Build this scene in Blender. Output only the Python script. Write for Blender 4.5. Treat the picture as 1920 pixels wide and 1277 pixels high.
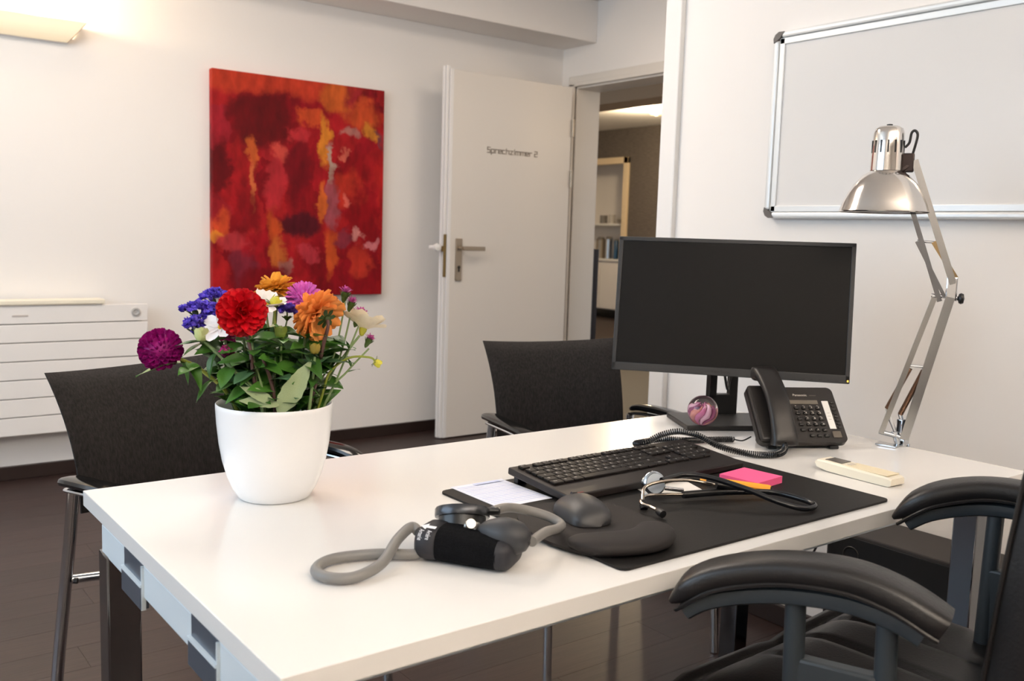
import bpy, bmesh, math, random
from mathutils import Vector, Matrix, Quaternion
from math import sin, cos, pi, radians as rad
C = bpy.context.scene.collection
S = bpy.context.scene
for o in list(bpy.data.objects): bpy.data.objects.remove(o)

# ------------------------------------------------------------------ camera
cam = bpy.data.cameras.new('camera'); cam_o = bpy.data.objects.new('camera', cam); C.objects.link(cam_o)
cam.sensor_width = 36; cam.lens = 1757.93 / 1920 * 36; cam.clip_start = .05
yaw, pit, rol = rad(52.4938), rad(6.36291), rad(1.78157)
fwd = Vector((cos(pit)*cos(yaw), cos(pit)*sin(yaw), -sin(pit)))
rgt = Vector((sin(yaw), -cos(yaw), 0)); upv = rgt.cross(fwd)
r2 = cos(rol)*rgt + sin(rol)*upv; u2 = -sin(rol)*rgt + cos(rol)*upv
cam_o.matrix_world = Matrix(((r2.x,u2.x,-fwd.x,0),(r2.y,u2.y,-fwd.y,0),(r2.z,u2.z,-fwd.z,1.15),(0,0,0,1)))
cam.dof.use_dof = True; cam.dof.focus_distance = 1.7; cam.dof.aperture_fstop = 7
S.camera = cam_o

# ------------------------------------------------------------------ world, light, exposure
W = bpy.data.worlds.new('overcast_sky'); S.world = W; W.use_nodes = True
W.node_tree.nodes['Background'].inputs[0].default_value = (.80, .90, 1.0, 1)
W.node_tree.nodes['Background'].inputs[1].default_value = .7
S.view_settings.view_transform = 'Standard'; S.view_settings.look = 'None'
S.view_settings.exposure = 0.02; S.view_settings.gamma = 1; S.view_settings.use_curve_mapping = False
def area(name, loc, to, sx, sy, power, col):
    l = bpy.data.lights.new(name, 'AREA'); l.shape = 'RECTANGLE'; l.size = sx; l.size_y = sy; l.energy = power; l.color = col
    o = bpy.data.objects.new(name, l); C.objects.link(o); o.location = loc
    o.rotation_euler = (Vector(to) - Vector(loc)).to_track_quat('-Z', 'Y').to_euler(); return o
def point(name, loc, power, col, r=.08):
    l = bpy.data.lights.new(name, 'POINT'); l.energy = power; l.color = col; l.shadow_soft_size = r
    o = bpy.data.objects.new(name, l); C.objects.link(o); o.location = loc; return o
area('window_daylight', (-1.72, 2.35, 1.65), (1.5, 2.7, 1.1), 3.0, 1.5, 42, (.76, .98, 1.22))
area('front_fill_uplight', (.9, -1.25, 2.0), (.9, -1.1, 3.0), 2.8, .25, 100, (1.15, 1.0, .85))  # added warm ambient fill, bounced off the ceiling behind the camera
area('front_fill_uplight', (-.6, -1.25, 2.0), (-.6, -1.1, 3.0), 1.6, .25, 34, (1.0, 1.0, .95))  # second added upward fill, further left
area('left_fill_uplight', (-1.2, 2.6, 2.0), (-.9, 2.8, 3.0), .25, 2.4, 14, (.9, 1.0, 1.0))  # added weak fill aimed up, evens out the back wall
area('overhead_fill', (1.0, 2.9, 2.53), (1.05, 3.0, 0), 1.4, .6, 29, (1.15, 1.0, .87))  # added unseen fill shining down on back wall, door and desk
area('alcove_fill', (3.0, 3.2, 2.53), (3.0, 3.2, 0), .5, .5, 7, (1.2, 1.0, .80))  # added small fill over the alcove, balances its brightness
point('wall_lamp_bulb', (.62, 4.50, 2.03), 11, (1.1, .80, .48), .03)
point('wall_lamp_bulb', (.88, 4.50, 2.03), 9, (1.1, .80, .48), .03)
point('hall_lamp_bulb', (8.0, 8.0, 2.5), 85, (1.1, .86, .56), .1)
point('hall_lamp_bulb', (4.55, 3.1, 1.9), 10, (1.1, .76, .42), .1)

# ------------------------------------------------------------------ materials
def lin(c):
    return tuple(((x/255)/12.92 if x/255 <= .04045 else ((x/255+.055)/1.055)**2.4) for x in c) + (1,)
MATS = {}
def mat(name, col, rough=.5, metal=0, spec=.5, noise=None, bump=None, trans=0, coat=0, emit=None, sss=0, rnd=0):
    """noise=(scale, amount, (stretch)), bump=(scale, strength, (stretch))"""
    if name in MATS: return MATS[name]
    m = bpy.data.materials.new(name); m.use_nodes = True; nt = m.node_tree; N = nt.nodes; L = nt.links
    b = N['Principled BSDF']; c = lin(col)
    b.inputs['Base Color'].default_value = c; b.inputs['Roughness'].default_value = rough
    b.inputs['Metallic'].default_value = metal; b.inputs['Specular IOR Level'].default_value = spec
    b.inputs['Transmission Weight'].default_value = trans; b.inputs['Coat Weight'].default_value = coat
    if sss: b.inputs['Subsurface Weight'].default_value = sss; b.inputs['Subsurface Radius'].default_value = (.01,.01,.01)
    if emit: b.inputs['Emission Color'].default_value = lin(emit[0]); b.inputs['Emission Strength'].default_value = emit[1]
    def noisetex(scale, st):
        tc = N.new('ShaderNodeTexCoord'); mp = N.new('ShaderNodeMapping'); mp.inputs['Scale'].default_value = st
        t = N.new('ShaderNodeTexNoise'); t.inputs['Scale'].default_value = scale; t.inputs['Detail'].default_value = 4
        L.new(tc.outputs['Object'], mp.inputs[0]); L.new(mp.outputs[0], t.inputs['Vector']); return t
    src = None
    if noise:
        t = noisetex(noise[0], noise[2] if len(noise) > 2 else (1,1,1))
        r = N.new('ShaderNodeValToRGB'); k = noise[1]
        r.color_ramp.elements[0].position = .3; r.color_ramp.elements[1].position = .7
        r.color_ramp.elements[0].color = tuple(x*(1-k) for x in c[:3]) + (1,)
        r.color_ramp.elements[1].color = tuple(min(1, x*(1+k)) for x in c[:3]) + (1,)
        L.new(t.outputs[0], r.inputs[0]); src = r.outputs[0]
    if rnd:
        oi = N.new('ShaderNodeObjectInfo'); hs = N.new('ShaderNodeHueSaturation')
        mr = N.new('ShaderNodeMapRange'); mr.inputs[3].default_value = 1-rnd; mr.inputs[4].default_value = 1+rnd
        L.new(oi.outputs['Random'], mr.inputs[0]); L.new(mr.outputs[0], hs.inputs['Value'])
        if src: L.new(src, hs.inputs['Color'])
        else: hs.inputs['Color'].default_value = c
        src = hs.outputs[0]
    if src: L.new(src, b.inputs['Base Color'])
    if bump:
        t = noisetex(bump[0], bump[2] if len(bump) > 2 else (1,1,1)); bn = N.new('ShaderNodeBump')
        bn.inputs['Strength'].default_value = bump[1]; bn.inputs['Distance'].default_value = .004
        L.new(t.outputs[0], bn.inputs['Height']); L.new(bn.outputs[0], b.inputs['Normal'])
    MATS[name] = m; return m
M = mat
wall_m = M('white_wall_paint', (238,234,230), .75, bump=(60,.05))
ceil_m = M('ceiling_paint', (236,232,227), .8)
door_m = M('door_lacquer', (222,216,208), .4)
trim_m = M('white_trim_lacquer', (232,230,228), .35)
skirt_m = M('dark_skirting', (38,24,20), .45)
plank_m = M('walnut_plank', (49,33,29), .42, noise=(5,.28,(1,9,9)), bump=(8,.08,(1,14,14)), rnd=.16)
table_m = M('white_laminate', (233,231,228), .16, spec=.5)
chrome_m = M('chrome', (205,208,212), .09, 1)
dchrome_m = M('dark_chrome', (120,122,126), .10, 1)
alu_m = M('silver_metal', (216,226,232), .42, .1)
clamp_m = M('grey_clamp_metal', (108,118,132), .35, .7)
blk_m = M('black_plastic', (22,21,21), .38, bump=(900,.05))
blk2_m = M('satin_black_plastic', (33,31,30), .45)
gloss_m = M('glossy_black', (14,14,15), .15)
rub_m = M('black_rubber', (20,20,22), .38)
fab_m = M('charcoal_fabric', (45,42,41), .9, noise=(240,.35,(1,1,.25)), bump=(420,.35), spec=.2)
leath_m = M('black_leather', (27,25,25), .36, bump=(260,.12))
gplast_m = M('grey_blue_plastic', (50,57,62), .45, bump=(700,.06))
white_m = M('white_plastic', (236,234,230), .3)
cream_m = M('cream_plastic', (240,232,212), .4)
pot_m = M('white_ceramic', (242,242,243), .22)
soil_m = M('dark_soil', (26,22,16), .9)
chromew_m = M('brushed_nickel', (168,156,140), .35, .9)

# ------------------------------------------------------------------ mesh helpers
def V(*a): return Vector(a)
def catmull(P, n=6, closed=False):
    P = [Vector(p) for p in P]; out = []; m = len(P)
    if m < 3: return P
    rng = range(m if closed else m-1)
    for i in rng:
        g = lambda j: P[j % m] if closed else P[max(0, min(m-1, j))]
        a, b, c, d = g(i-1), g(i), g(i+1), g(i+2)
        for k in range(n):
            t = k/n
            out.append(.5*((2*b)+(c-a)*t+(2*a-5*b+4*c-d)*t*t+(3*b-a-3*c+d)*t**3))
    if not closed: out.append(P[-1])
    return out
class B:
    def __init__(s, org=(0,0,0)): s.bm = bmesh.new(); s.o = Vector(org); s.fl = s.bm.faces.layers.int.new('flat_face')
    def v(s, p): return s.bm.verts.new(Vector(p)-s.o)
    def f(s, vs):
        try: return s.bm.faces.new(vs)
        except ValueError: return None
    def box(s, c, d, bev=0, rot=None, seg=2):
        r = bmesh.ops.create_cube(s.bm, size=1)
        mt = Matrix.Translation(Vector(c)-s.o) @ (rot.to_4x4() if rot else Matrix()) @ Matrix.Diagonal((*d,1))
        vs = r['verts']; bmesh.ops.transform(s.bm, matrix=mt, verts=vs)
        if bev:
            es = list({e for v in vs for e in v.link_edges})
            old = [f for f in s.bm.faces if f[s.fl]]; k = len(s.bm.faces)-6
            bmesh.ops.bevel(s.bm, geom=es, offset=bev, segments=seg, affect='EDGES', profile=.5)
            s.bm.faces.ensure_lookup_table(); new = sorted(list(s.bm.faces)[k:], key=lambda f: -f.calc_area())[:6]
            for f in new: f[s.fl] = 1
        return s
    def ring(s, pts): return [s.v(p) for p in pts]
    def skin(s, rings, cap=True, closed=True):
        for a, b in zip(rings, rings[1:]):
            n = len(a)
            for i in range(n if closed else n-1):
                j = (i+1) % n; s.f([a[i], a[j], b[j], b[i]])
        if cap and closed: s.f(list(reversed(rings[0]))); s.f(rings[-1])
        return s
    def tube(s, P, r, seg=10, h=None, up=None, cap=True, sup=1.0, closed=False):
        """sweep: r radius or function/list; h second radius along 'up'"""
        P = [Vector(p) for p in P]; n = len(P); rings = []; prev = None
        for i, p in enumerate(P):
            if closed: t = P[(i+1) % n]-P[i-1]
            else: t = P[min(n-1, i+1)]-P[max(0, i-1)]
            t.normalize()
            if up is not None: a = t.cross(Vector(up)); a = a.normalized() if a.length > 1e-5 else prev
            elif prev is None: a = t.orthogonal().normalized()
            else: a = (prev - t*prev.dot(t)).normalized()
            prev = a; b = a.cross(t).normalized(); k = i/(n-1)
            ra = r(k) if callable(r) else (r[i] if isinstance(r, list) else r)
            hb = ra if h is None else (h(k) if callable(h) else (h[i] if isinstance(h, list) else h))
            pts = []
            for q in range(seg):
                th = 2*pi*q/seg; ca, sa = cos(th), sin(th)
                if sup != 1: ca = math.copysign(abs(ca)**sup, ca); sa = math.copysign(abs(sa)**sup, sa)
                pts.append(p + a*ra*ca + b*hb*sa)
            rings.append(s.ring(pts))
        if closed: rings.append(rings[0])
        s.skin(rings, cap=cap and not closed); return s
    def cyl(s, a, b, r, r2=None, seg=16):
        rr = [r, r if r2 is None else r2]; return s.tube([a, b], rr, seg)
    def lathe(s, prof, c, seg=32, axis=None, cap=False):
        """prof [(r,z)] about axis through c"""
        q = Vector((0,0,1)).rotation_difference(Vector(axis)) if axis else Quaternion()
        c = Vector(c); rings = []
        for r, z in prof:
            rings.append(s.ring([c + q @ Vector((max(r,1e-5)*cos(2*pi*i/seg), max(r,1e-5)*sin(2*pi*i/seg), z)) for i in range(seg)]))
        return s.skin(rings, cap=cap)
    def grid(s, fn, nu, nv, thick=0):
        g = [[s.v(fn(i/nu, j/nv)) for j in range(nv+1)] for i in range(nu+1)]
        fs = [s.f([g[i][j], g[i+1][j], g[i+1][j+1], g[i][j+1]]) for i in range(nu) for j in range(nv)]
        return s
    def poly(s, pts, h):
        a = s.ring(pts); b = s.ring([Vector(p)+Vector(h) for p in pts]); s.skin([a, b]); return s
    def xf(s, m): bmesh.ops.transform(s.bm, matrix=m, verts=s.bm.verts); return s
    def mesh(s, name, m=None, smooth=35):
        bmesh.ops.recalc_face_normals(s.bm, faces=s.bm.faces)
        for f in s.bm.faces: f.smooth = smooth > 0 and not f[s.fl]
        me = bpy.data.meshes.new(name); s.bm.to_mesh(me); s.bm.free(); fl = [p.use_smooth for p in me.polygons]
        if smooth > 0:
            try: me.set_sharp_from_angle(angle=rad(smooth))
            except Exception: pass
            for p, k in zip(me.polygons, fl): p.use_smooth = k
        for q in (m if isinstance(m, (list, tuple)) else [m]):
            if q: me.materials.append(q)
        return me
    def obj(s, name, m, parent=None, smooth=35, **kw):
        o = bpy.data.objects.new(name, s.mesh(name, m, smooth)); C.objects.link(o)
        if parent: o.parent = parent
        for k, v in kw.items(): o[k] = v
        return o
def tag(o, label, cat, group=None):
    o['label'] = label; o['category'] = cat
    if group: o['group'] = group
    return o
def thing(name, label, cat, loc=(0,0,0), rz=0, group=None):
    o = bpy.data.objects.new(name, None); C.objects.link(o); o.location = loc; o.rotation_euler = (0,0,rz); o.empty_display_size = .05
    return tag(o, label, cat, group)
def inst(src, parent=None, loc=(0,0,0), rot=None, scale=None):
    o = src.copy(); C.objects.link(o)
    if parent: o.parent = parent
    o.location = loc
    if rot is not None: o.rotation_mode = 'QUATERNION'; o.rotation_quaternion = rot
    if scale is not None: o.scale = scale if hasattr(scale, '__len__') else (scale,)*3
    return o
def struct(o): o['kind'] = 'structure'; return o
def textmesh(txt, size, depth=.0006):
    cu = bpy.data.curves.new('t', 'FONT'); cu.body = txt; cu.size = size; cu.extrude = depth/2; cu.resolution_u = 2
    cu.align_x = 'CENTER'; cu.align_y = 'CENTER'
    o = bpy.data.objects.new('t', cu); C.objects.link(o); bpy.context.view_layer.update()
    me = bpy.data.meshes.new_from_object(o.evaluated_get(bpy.context.evaluated_depsgraph_get()))
    bpy.data.objects.remove(o); bpy.data.curves.remove(cu); return me
def text(name, txt, size, m, parent, mtx, depth=.0006):
    me = textmesh(txt, size, depth); me.transform(mtx); me.materials.clear(); me.materials.append(m)
    o = bpy.data.objects.new(name, me); C.objects.link(o); o.parent = parent; return o

# ================================================================== THE SETTING
TZ = .72; WB = 4.594; WF = 3.859; WR = 2.345; CE = 2.55
floor_o = struct(B().box((4.0,4.6,-.03),(12.4,13.2,.04)).obj('floor', M('floor_joint', (34,24,20), .7), smooth=0))
pl = None; random.seed(4)
PW, PL = .145, 1.2
row = 0; y = 1.05
while y < WB:
    x = -1.4 + (row*.437) % PL - PL
    while x < WF:
        x0, x1 = max(x, -1.7), min(x+PL, 3.86)
        if x1-x0 > .1 and not (x0 > WR and y < 2.2):
            L_ = x1-x0-.0008
            if pl is None or abs(L_-(PL-.0008)) > .01:
                o = B().box((0,0,-.005),(L_,PW-.0008,.01)).obj('floor_plank', plank_m, floor_o, smooth=0)
                if abs(L_-(PL-.0008)) < .01: pl = o
            else: o = inst(pl, floor_o)
            o.location = ((x0+x1)/2, y+PW/2, 0)
        x += PL
    y += PW; row += 1
struct(B().box((1.1,-1.75,-.008),(5.5,5.58,.012)).obj('floor', M('walnut_floor_near', (49,33,29), .42, noise=(5,.28,(1,9,9))), smooth=0))
struct(B().box((7.1,6.6,-.006),(6.4,8.2,.01)).obj('floor_hall', M('hall_floor', (40,24,16), .55, noise=(4,.2,(1,8,8))), smooth=0))
# back wall
struct(B().box((1.08,WB+.1,1.28),(5.76,.2,2.56)).obj('wall_back', wall_m, smooth=0))
# far wall with the doorway (opening y 3.62..4.45, z 0..2.066)
OY0, OY1, OZ, FT = 3.60, 4.45, 2.066, .17
b = B(); b.box((WF+FT/2,(OY1+WB)/2,1.28),(FT,WB-OY1,2.56)); b.box((WF+FT/2,(1.9+OY0)/2,1.28),(FT,OY0-1.9,2.56))
b.box((WF+FT/2,(OY0+OY1)/2,(OZ+2.56)/2),(FT,OY1-OY0,2.56-OZ)); struct(b.obj('wall_far', wall_m, smooth=0))
# whiteboard wall and its end
struct(B().box((WR+.06,-1.15,1.28),(.12,6.66,2.56)).obj('wall_right', wall_m, smooth=0))
struct(B().box((3.1,1.9,1.28),(1.5,.1,2.56)).obj('wall_alcove', wall_m, smooth=0))
b = B(); b.box((WR-.006,2.215,1.28),(.03,.066,2.56),.003); b.box((WR+.06,2.187,1.28),(.16,.014,2.56),.003); struct(b.obj('trim_1', trim_m))
struct(B().box((WR+.06,2.21,1.28),(.12,.06,2.56)).obj('trim_2', trim_m))
# ceiling, soffit
struct(B().box((1.9,.1,CE+.05),(7.6,9.4,.1)).obj('ceiling', ceil_m, smooth=0))
struct(B().box((1.08,(4.289+WB)/2,(2.307+CE)/2),(5.56,WB-4.289,CE-2.307),.004).obj('trim_3', wall_m))
# walls behind the camera and the window on the left
b = B(); WL = -1.8
b.box((WL-.1,.5,.45),(.2,10.2,.9)); b.box((WL-.1,.5,2.49),(.2,10.2,.14)); b.box((WL-.1,-2.1,1.66),(.2,5.0,1.52)); b.box((WL-.1,4.4,1.66),(.2,.6,1.52))
struct(b.obj('wall_left', wall_m, smooth=0))
b = B()
for yy in (.4,1.6,2.8,4.1): b.box((WL-.06,yy,1.66),(.06,.06,1.52),.004)
for zz in (.93,2.39): b.box((WL-.06,2.25,zz),(.06,3.7,.06),.004)
struct(b.obj('window_1', trim_m))
gl = M('window_glass', (255,255,255), .0, trans=1, spec=.3)
struct(B().box((WL-.06,2.25,1.66),(.006,3.6,1.4)).obj('window_2', gl, smooth=0))
struct(B().box((.3,-4.5,1.28),(4.3,.1,2.56)).obj('wall_front', wall_m, smooth=0))
# skirtings
b = B(); b.box(((-1.8+WF)/2,WB-.009,.031),(WF+1.8,.018,.062),.003); struct(b.obj('baseboard_back', skirt_m))
b = B(); b.box((WR-.009,-1.15,.031),(.018,6.66,.062),.003); struct(b.obj('baseboard_right', skirt_m))
# door frame
b = B()
b.box((WF-.006,OY1+.03,OZ/2+.01),(.025,.06,OZ+.02),.004); b.box((WF-.016,OY1+.012,OZ/2),(.03,.024,OZ),.004)
b.box((WF-.006,(OY0+OY1)/2,OZ+.035),(.025,OY1-OY0+.12,.06),.004); b.box((WF-.016,(OY0+OY1)/2,OZ+.012),(.03,OY1-OY0,.024),.004)
b.box((WF-.006,OY0-.03,OZ/2+.01),(.025,.06,OZ+.02),.004)
struct(b.obj('door_1', door_m))
b = B(); b.box((WF+FT/2,OY1-.006,OZ/2),(FT+.02,.012,OZ),.003); b.box((WF+FT/2,OY0+.006,OZ/2),(FT+.02,.012,OZ),.003)
b.box((WF+FT/2,(OY0+OY1)/2,OZ-.006),(FT+.02,OY1-OY0,.012),.003); struct(b.obj('trim_4', door_m))
# open door leaf, stands parallel to the back wall
D0 = Vector((2.882,4.34,0))
dl = struct(B(D0).box((3.305,4.361,1.022),(.846,.04,2.03),.002).obj('door_2', door_m, smooth=0)); dl.location = D0
b = B(D0); b.box((2.858,4.362,1.03),(.022,.014,2.05),.002); b.box((2.853,4.382,1.03),(.024,.02,2.05),.003); b.box((2.872,4.345,1.022),(.02,.01,2.03),.001)
b.obj('door_rebate', trim_m, dl)
b = B(D0); b.box((2.862,4.353,1.03),(.035,.004,.235)); b.box((2.848,4.358,1.068),(.02,.012,.03),.002); b.obj('lock_plate', M('brass_plate', (140,120,80), .4, .9), dl)
b = B(D0); b.box((2.936,4.336,1.01),(.042,.009,.235),.003); b.obj('handle_plate', chromew_m, dl)
b = B(D0); b.cyl((2.936,4.335,1.073),(2.936,4.29,1.073),.010); b.box((3.005,4.288,1.073),(.15,.014,.024),.004); b.obj('door_handle', chromew_m, dl)
b = B(D0); b.cyl((2.936,4.331,.968),(2.936,4.328,.968),.009); b.box((2.936,4.330,.955),(.009,.004,.026)); b.obj('keyhole', M('keyhole_dark', (60,52,44), .5), dl)
b = B(D0); b.cyl((2.80,4.415,1.075),(2.80,4.36,1.075),.011); b.lathe([(0,-.02),(.018,-.015),(.022,0),(.018,.015),(0,.02)],(2.80,4.35,1.075),14,(0,1,0)); b.box((2.83,4.41,1.075),(.08,.01,.02))
b.obj('door_knob', white_m, dl)
for zz in (1.80,1.50,.25):
    B(D0).cyl((3.733,4.33,zz-.05),(3.733,4.33,zz+.05),.009).obj('hinge', chromew_m, dl)
# lettering: squared strokes, "Sprechzimmer 2"
GL = {'S':[[(1,1.5),(0,1.5),(0,.8),(1,.8),(1,0),(0,0)]], 'p':[[(0,-.5),(0,1),(1,1),(1,0),(0,0)]], 'r':[[(0,0),(0,1),(.8,1)]],
 'e':[[(1,0),(0,0),(0,1),(1,1),(1,.5),(0,.5)]], 'c':[[(1,1),(0,1),(0,0),(1,0)]], 'h':[[(0,1.5),(0,0)],[(0,1),(1,1),(1,0)]],
 'z':[[(0,1),(1,1),(0,0),(1,0)]], 'i':[[(.2,0),(.2,1)],[(.2,1.3),(.2,1.45)]], 'm':[[(0,0),(0,1),(1.5,1),(1.5,0)],[(.75,1),(.75,0)]],
 '2':[[(0,1.5),(1,1.5),(1,.8),(0,.8),(0,0),(1,0)]]}
ADV = {'m':1.95,'i':.7,' ':.7,'r':1.2}
def strokes(b, txt, o, ex, ez, k, wd, nrm):
    x = 0; n = Vector(nrm)
    for ch in txt:
        for st in GL.get(ch, []):
            for a, c in zip(st, st[1:]):
                p = Vector(o)+Vector(ex)*(x+a[0])*k+Vector(ez)*a[1]*k; q = Vector(o)+Vector(ex)*(x+c[0])*k+Vector(ez)*c[1]*k
                d = (q-p).normalized()*wd/2; s_ = d.cross(n)
                b.poly([p-d-s_, q+d-s_, q+d+s_, p-d+s_], n*.0012)
        x += ADV.get(ch, 1.45)
    return x
LT = 'Sprechzimmer 2'; tw = sum(ADV.get(c,1.45) for c in LT)-.45
b = B(D0); strokes(b, LT, (3.116,4.3405,1.612), (1,0,0), (0,0,1), .357/tw, .0048, (0,-1,0)); b.obj('door_lettering', M('grey_lettering', (138,126,114), .5), dl, smooth=0)
# grey casing edge high on the far wall
struct(B().box((WF-.02,3.66,2.40),(.04,.05,.335),.003).obj('trim_5', M('grey_trim', (176,172,170), .5)))
# ------------------------------------------------------------------ hall beyond the doorway
HX = 9.35
wp = M('striated_wallpaper', (96,88,82), .8, noise=(7,.25,(2,2,14)), bump=(9,.5,(2,2,16)))
NY0, NY1, NZ = 9.60, 10.9, 2.30
b = B(); b.box((HX+.1,(6.0+NY0)/2,1.4),(.2,NY0-6.0,2.8)); b.box((HX+.1,(NY0+NY1)/2,(NZ+2.8)/2),(.2,NY1-NY0,2.8-NZ)); b.box((HX+.1,11.2,1.4),(.2,.6,2.8))
struct(b.obj('wall_hall', wp, smooth=0))
b = B(); b.box((6.5,11.0,1.35),(6.5,.1,2.7)); b.box((8.0,5.0,1.35),(4.0,.1,2.7)); struct(b.obj('wall_hall_side', wall_m, smooth=0))
struct(B().box((7.9,7.8,2.75),(3.9,6.6,.1)).obj('ceiling_hall', ceil_m, smooth=0))
struct(B().box((6.2,8.0,2.55),(.35,6.0,.32)).obj('trim_6', M('hall_beam_paint', (214,188,158), .8), smooth=0))
struct(B().box((5.0,7.5,2.64),(2.2,6.6,.1)).obj('ceiling_hall', ceil_m, smooth=0))
fr = M('pale_wood_frame', (226,204,170), .5)
b = B(); b.box((HX-.01,NY0+.045,NZ/2),(.06,.09,NZ),.005); b.box((HX-.01,(NY0+NY1)/2,NZ-.045),(.06,NY1-NY0,.09),.005); struct(b.obj('trim_7', fr))
nic = M('niche_white', (238,232,226), .6)
b = B(); b.box((HX+.5,(NY0+NY1)/2,NZ/2),(.02,NY1-NY0,NZ)); b.box((HX+.25,NY0-.01,NZ/2),(.5,.02,NZ)); b.box((HX+.25,NY1+.01,NZ/2),(.5,.02,NZ)); b.box((HX+.25,10.2,NZ+.01),(.5,1.4,.02)); struct(b.obj('wall_niche', nic, smooth=0))
kc = thing('kitchen_cabinet', 'white kitchen base cabinet with worktop in the hall niche', 'cabinet', (HX+.28,10.25,0))
o_ = (HX+.28,10.25,0)
B(o_).box((HX+.27,10.25,.48),(.42,1.27,.70),.004).obj('body', nic, kc); B(o_).box((HX+.25,10.25,.845),(.46,1.28,.03),.004).obj('worktop', white_m, kc); B(o_).box((HX+.30,10.25,.065),(.36,1.27,.13)).obj('plinth', gloss_m, kc)
b = B(o_)
for yy in (9.95,10.40): b.box((HX+.052,yy,.48),(.016,.44,.68),.003).obj('door', nic, kc); b = B(o_)
tag(B().box((HX+.32,10.25,1.36),(.3,1.27,.03),.003).obj('wall_shelf', white_m), 'white shelf with mugs above the worktop in the hall niche', 'shelf')
def mug(y, lab, m, r=.045, h=.1, z=1.3755, x=HX+.25):
    t = thing('mug', lab, 'mug', (x,y,z)); o = (x,y,z)
    B(o).lathe([(0,0),(r,0),(r,h),(r-.005,h),(r-.006,.008),(0,.008)],(x,y,z),16).obj('body', m, t)
    B(o).tube(catmull([(x-.02,y-r+.004,z+h*.8),(x-.02,y-r-.03,z+h*.75),(x-.02,y-r-.032,z+h*.35),(x-.02,y-r+.004,z+h*.25)],4),.006,8).obj('handle', m, t)
gm = M('grey_glaze', (120,114,108), .3); 
mug(10.36,'grey mug on the niche shelf, left of the pale one',gm,.055,.12); mug(10.18,'pale shiny mug on the niche shelf beside the grey one',M('pale_glaze',(190,184,176),.2),.05,.13)
tag(B((HX+.25,9.98,1.3755)).lathe([(0,0),(.03,0),(.07,.06),(.066,.06),(.028,.006),(0,.006)],(HX+.25,9.98,1.3755),18).obj('bowl',M('beige_glaze',(170,160,146),.3)),'small beige bowl at the right end of the niche shelf','bowl').location=(HX+.25,9.98,1.3755)
def canister(y, lab, m, r, h, cat='canister'):
    x, z = HX+.25, .8605; t = thing(cat, lab, cat, (x,y,z)); o=(x,y,z)
    B(o).lathe([(0,0),(r,0),(r,h*.86),(r*.8,h*.9),(0,h*.9)],(x,y,z),18).obj('body', m, t); B(o).lathe([(0,h*.88),(r*.75,h*.88),(r*.7,h*.97),(r*.2,h),(0,h)],(x,y,z),18).obj('lid', gm, t)
canister(10.40,'dull grey metal canister on the niche worktop',chromew_m,.07,.32); canister(10.22,'shiny steel canister on the niche worktop',chrome_m,.06,.33); canister(10.07,'blue bottle on the worktop beside the steel canister',M('blue_plastic',(40,84,120),.3),.035,.30,'bottle')
sd = thing('smoke_detector','small round smoke detector on the hall ceiling','detector',(8.3,8.10,2.7))
B((8.3,8.10,2.7)).lathe([(0,-.06),(.07,-.055),(.10,-.03),(.10,0),(0,0)],(8.3,8.10,2.7),20).obj('housing',M('detector_beige',(190,170,130),.5),sd); B((8.3,8.10,2.7)).lathe([(0,-.075),(.03,-.07),(.035,-.055),(0,-.055)],(8.3,8.10,2.7),12).obj('sensor',gm,sd)
hp = thing('partition_panel','dark brown upright panel just beyond the doorway','panel',(4.35,4.74,0))
B((4.35,4.74,0)).box((4.30,4.735,.55),(.03,.09,1.06),.003).obj('board', skirt_m, hp); B((4.35,4.74,0)).box((4.30,4.735,.012),(.2,.1,.024),.003).obj('foot', skirt_m, hp)

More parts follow.
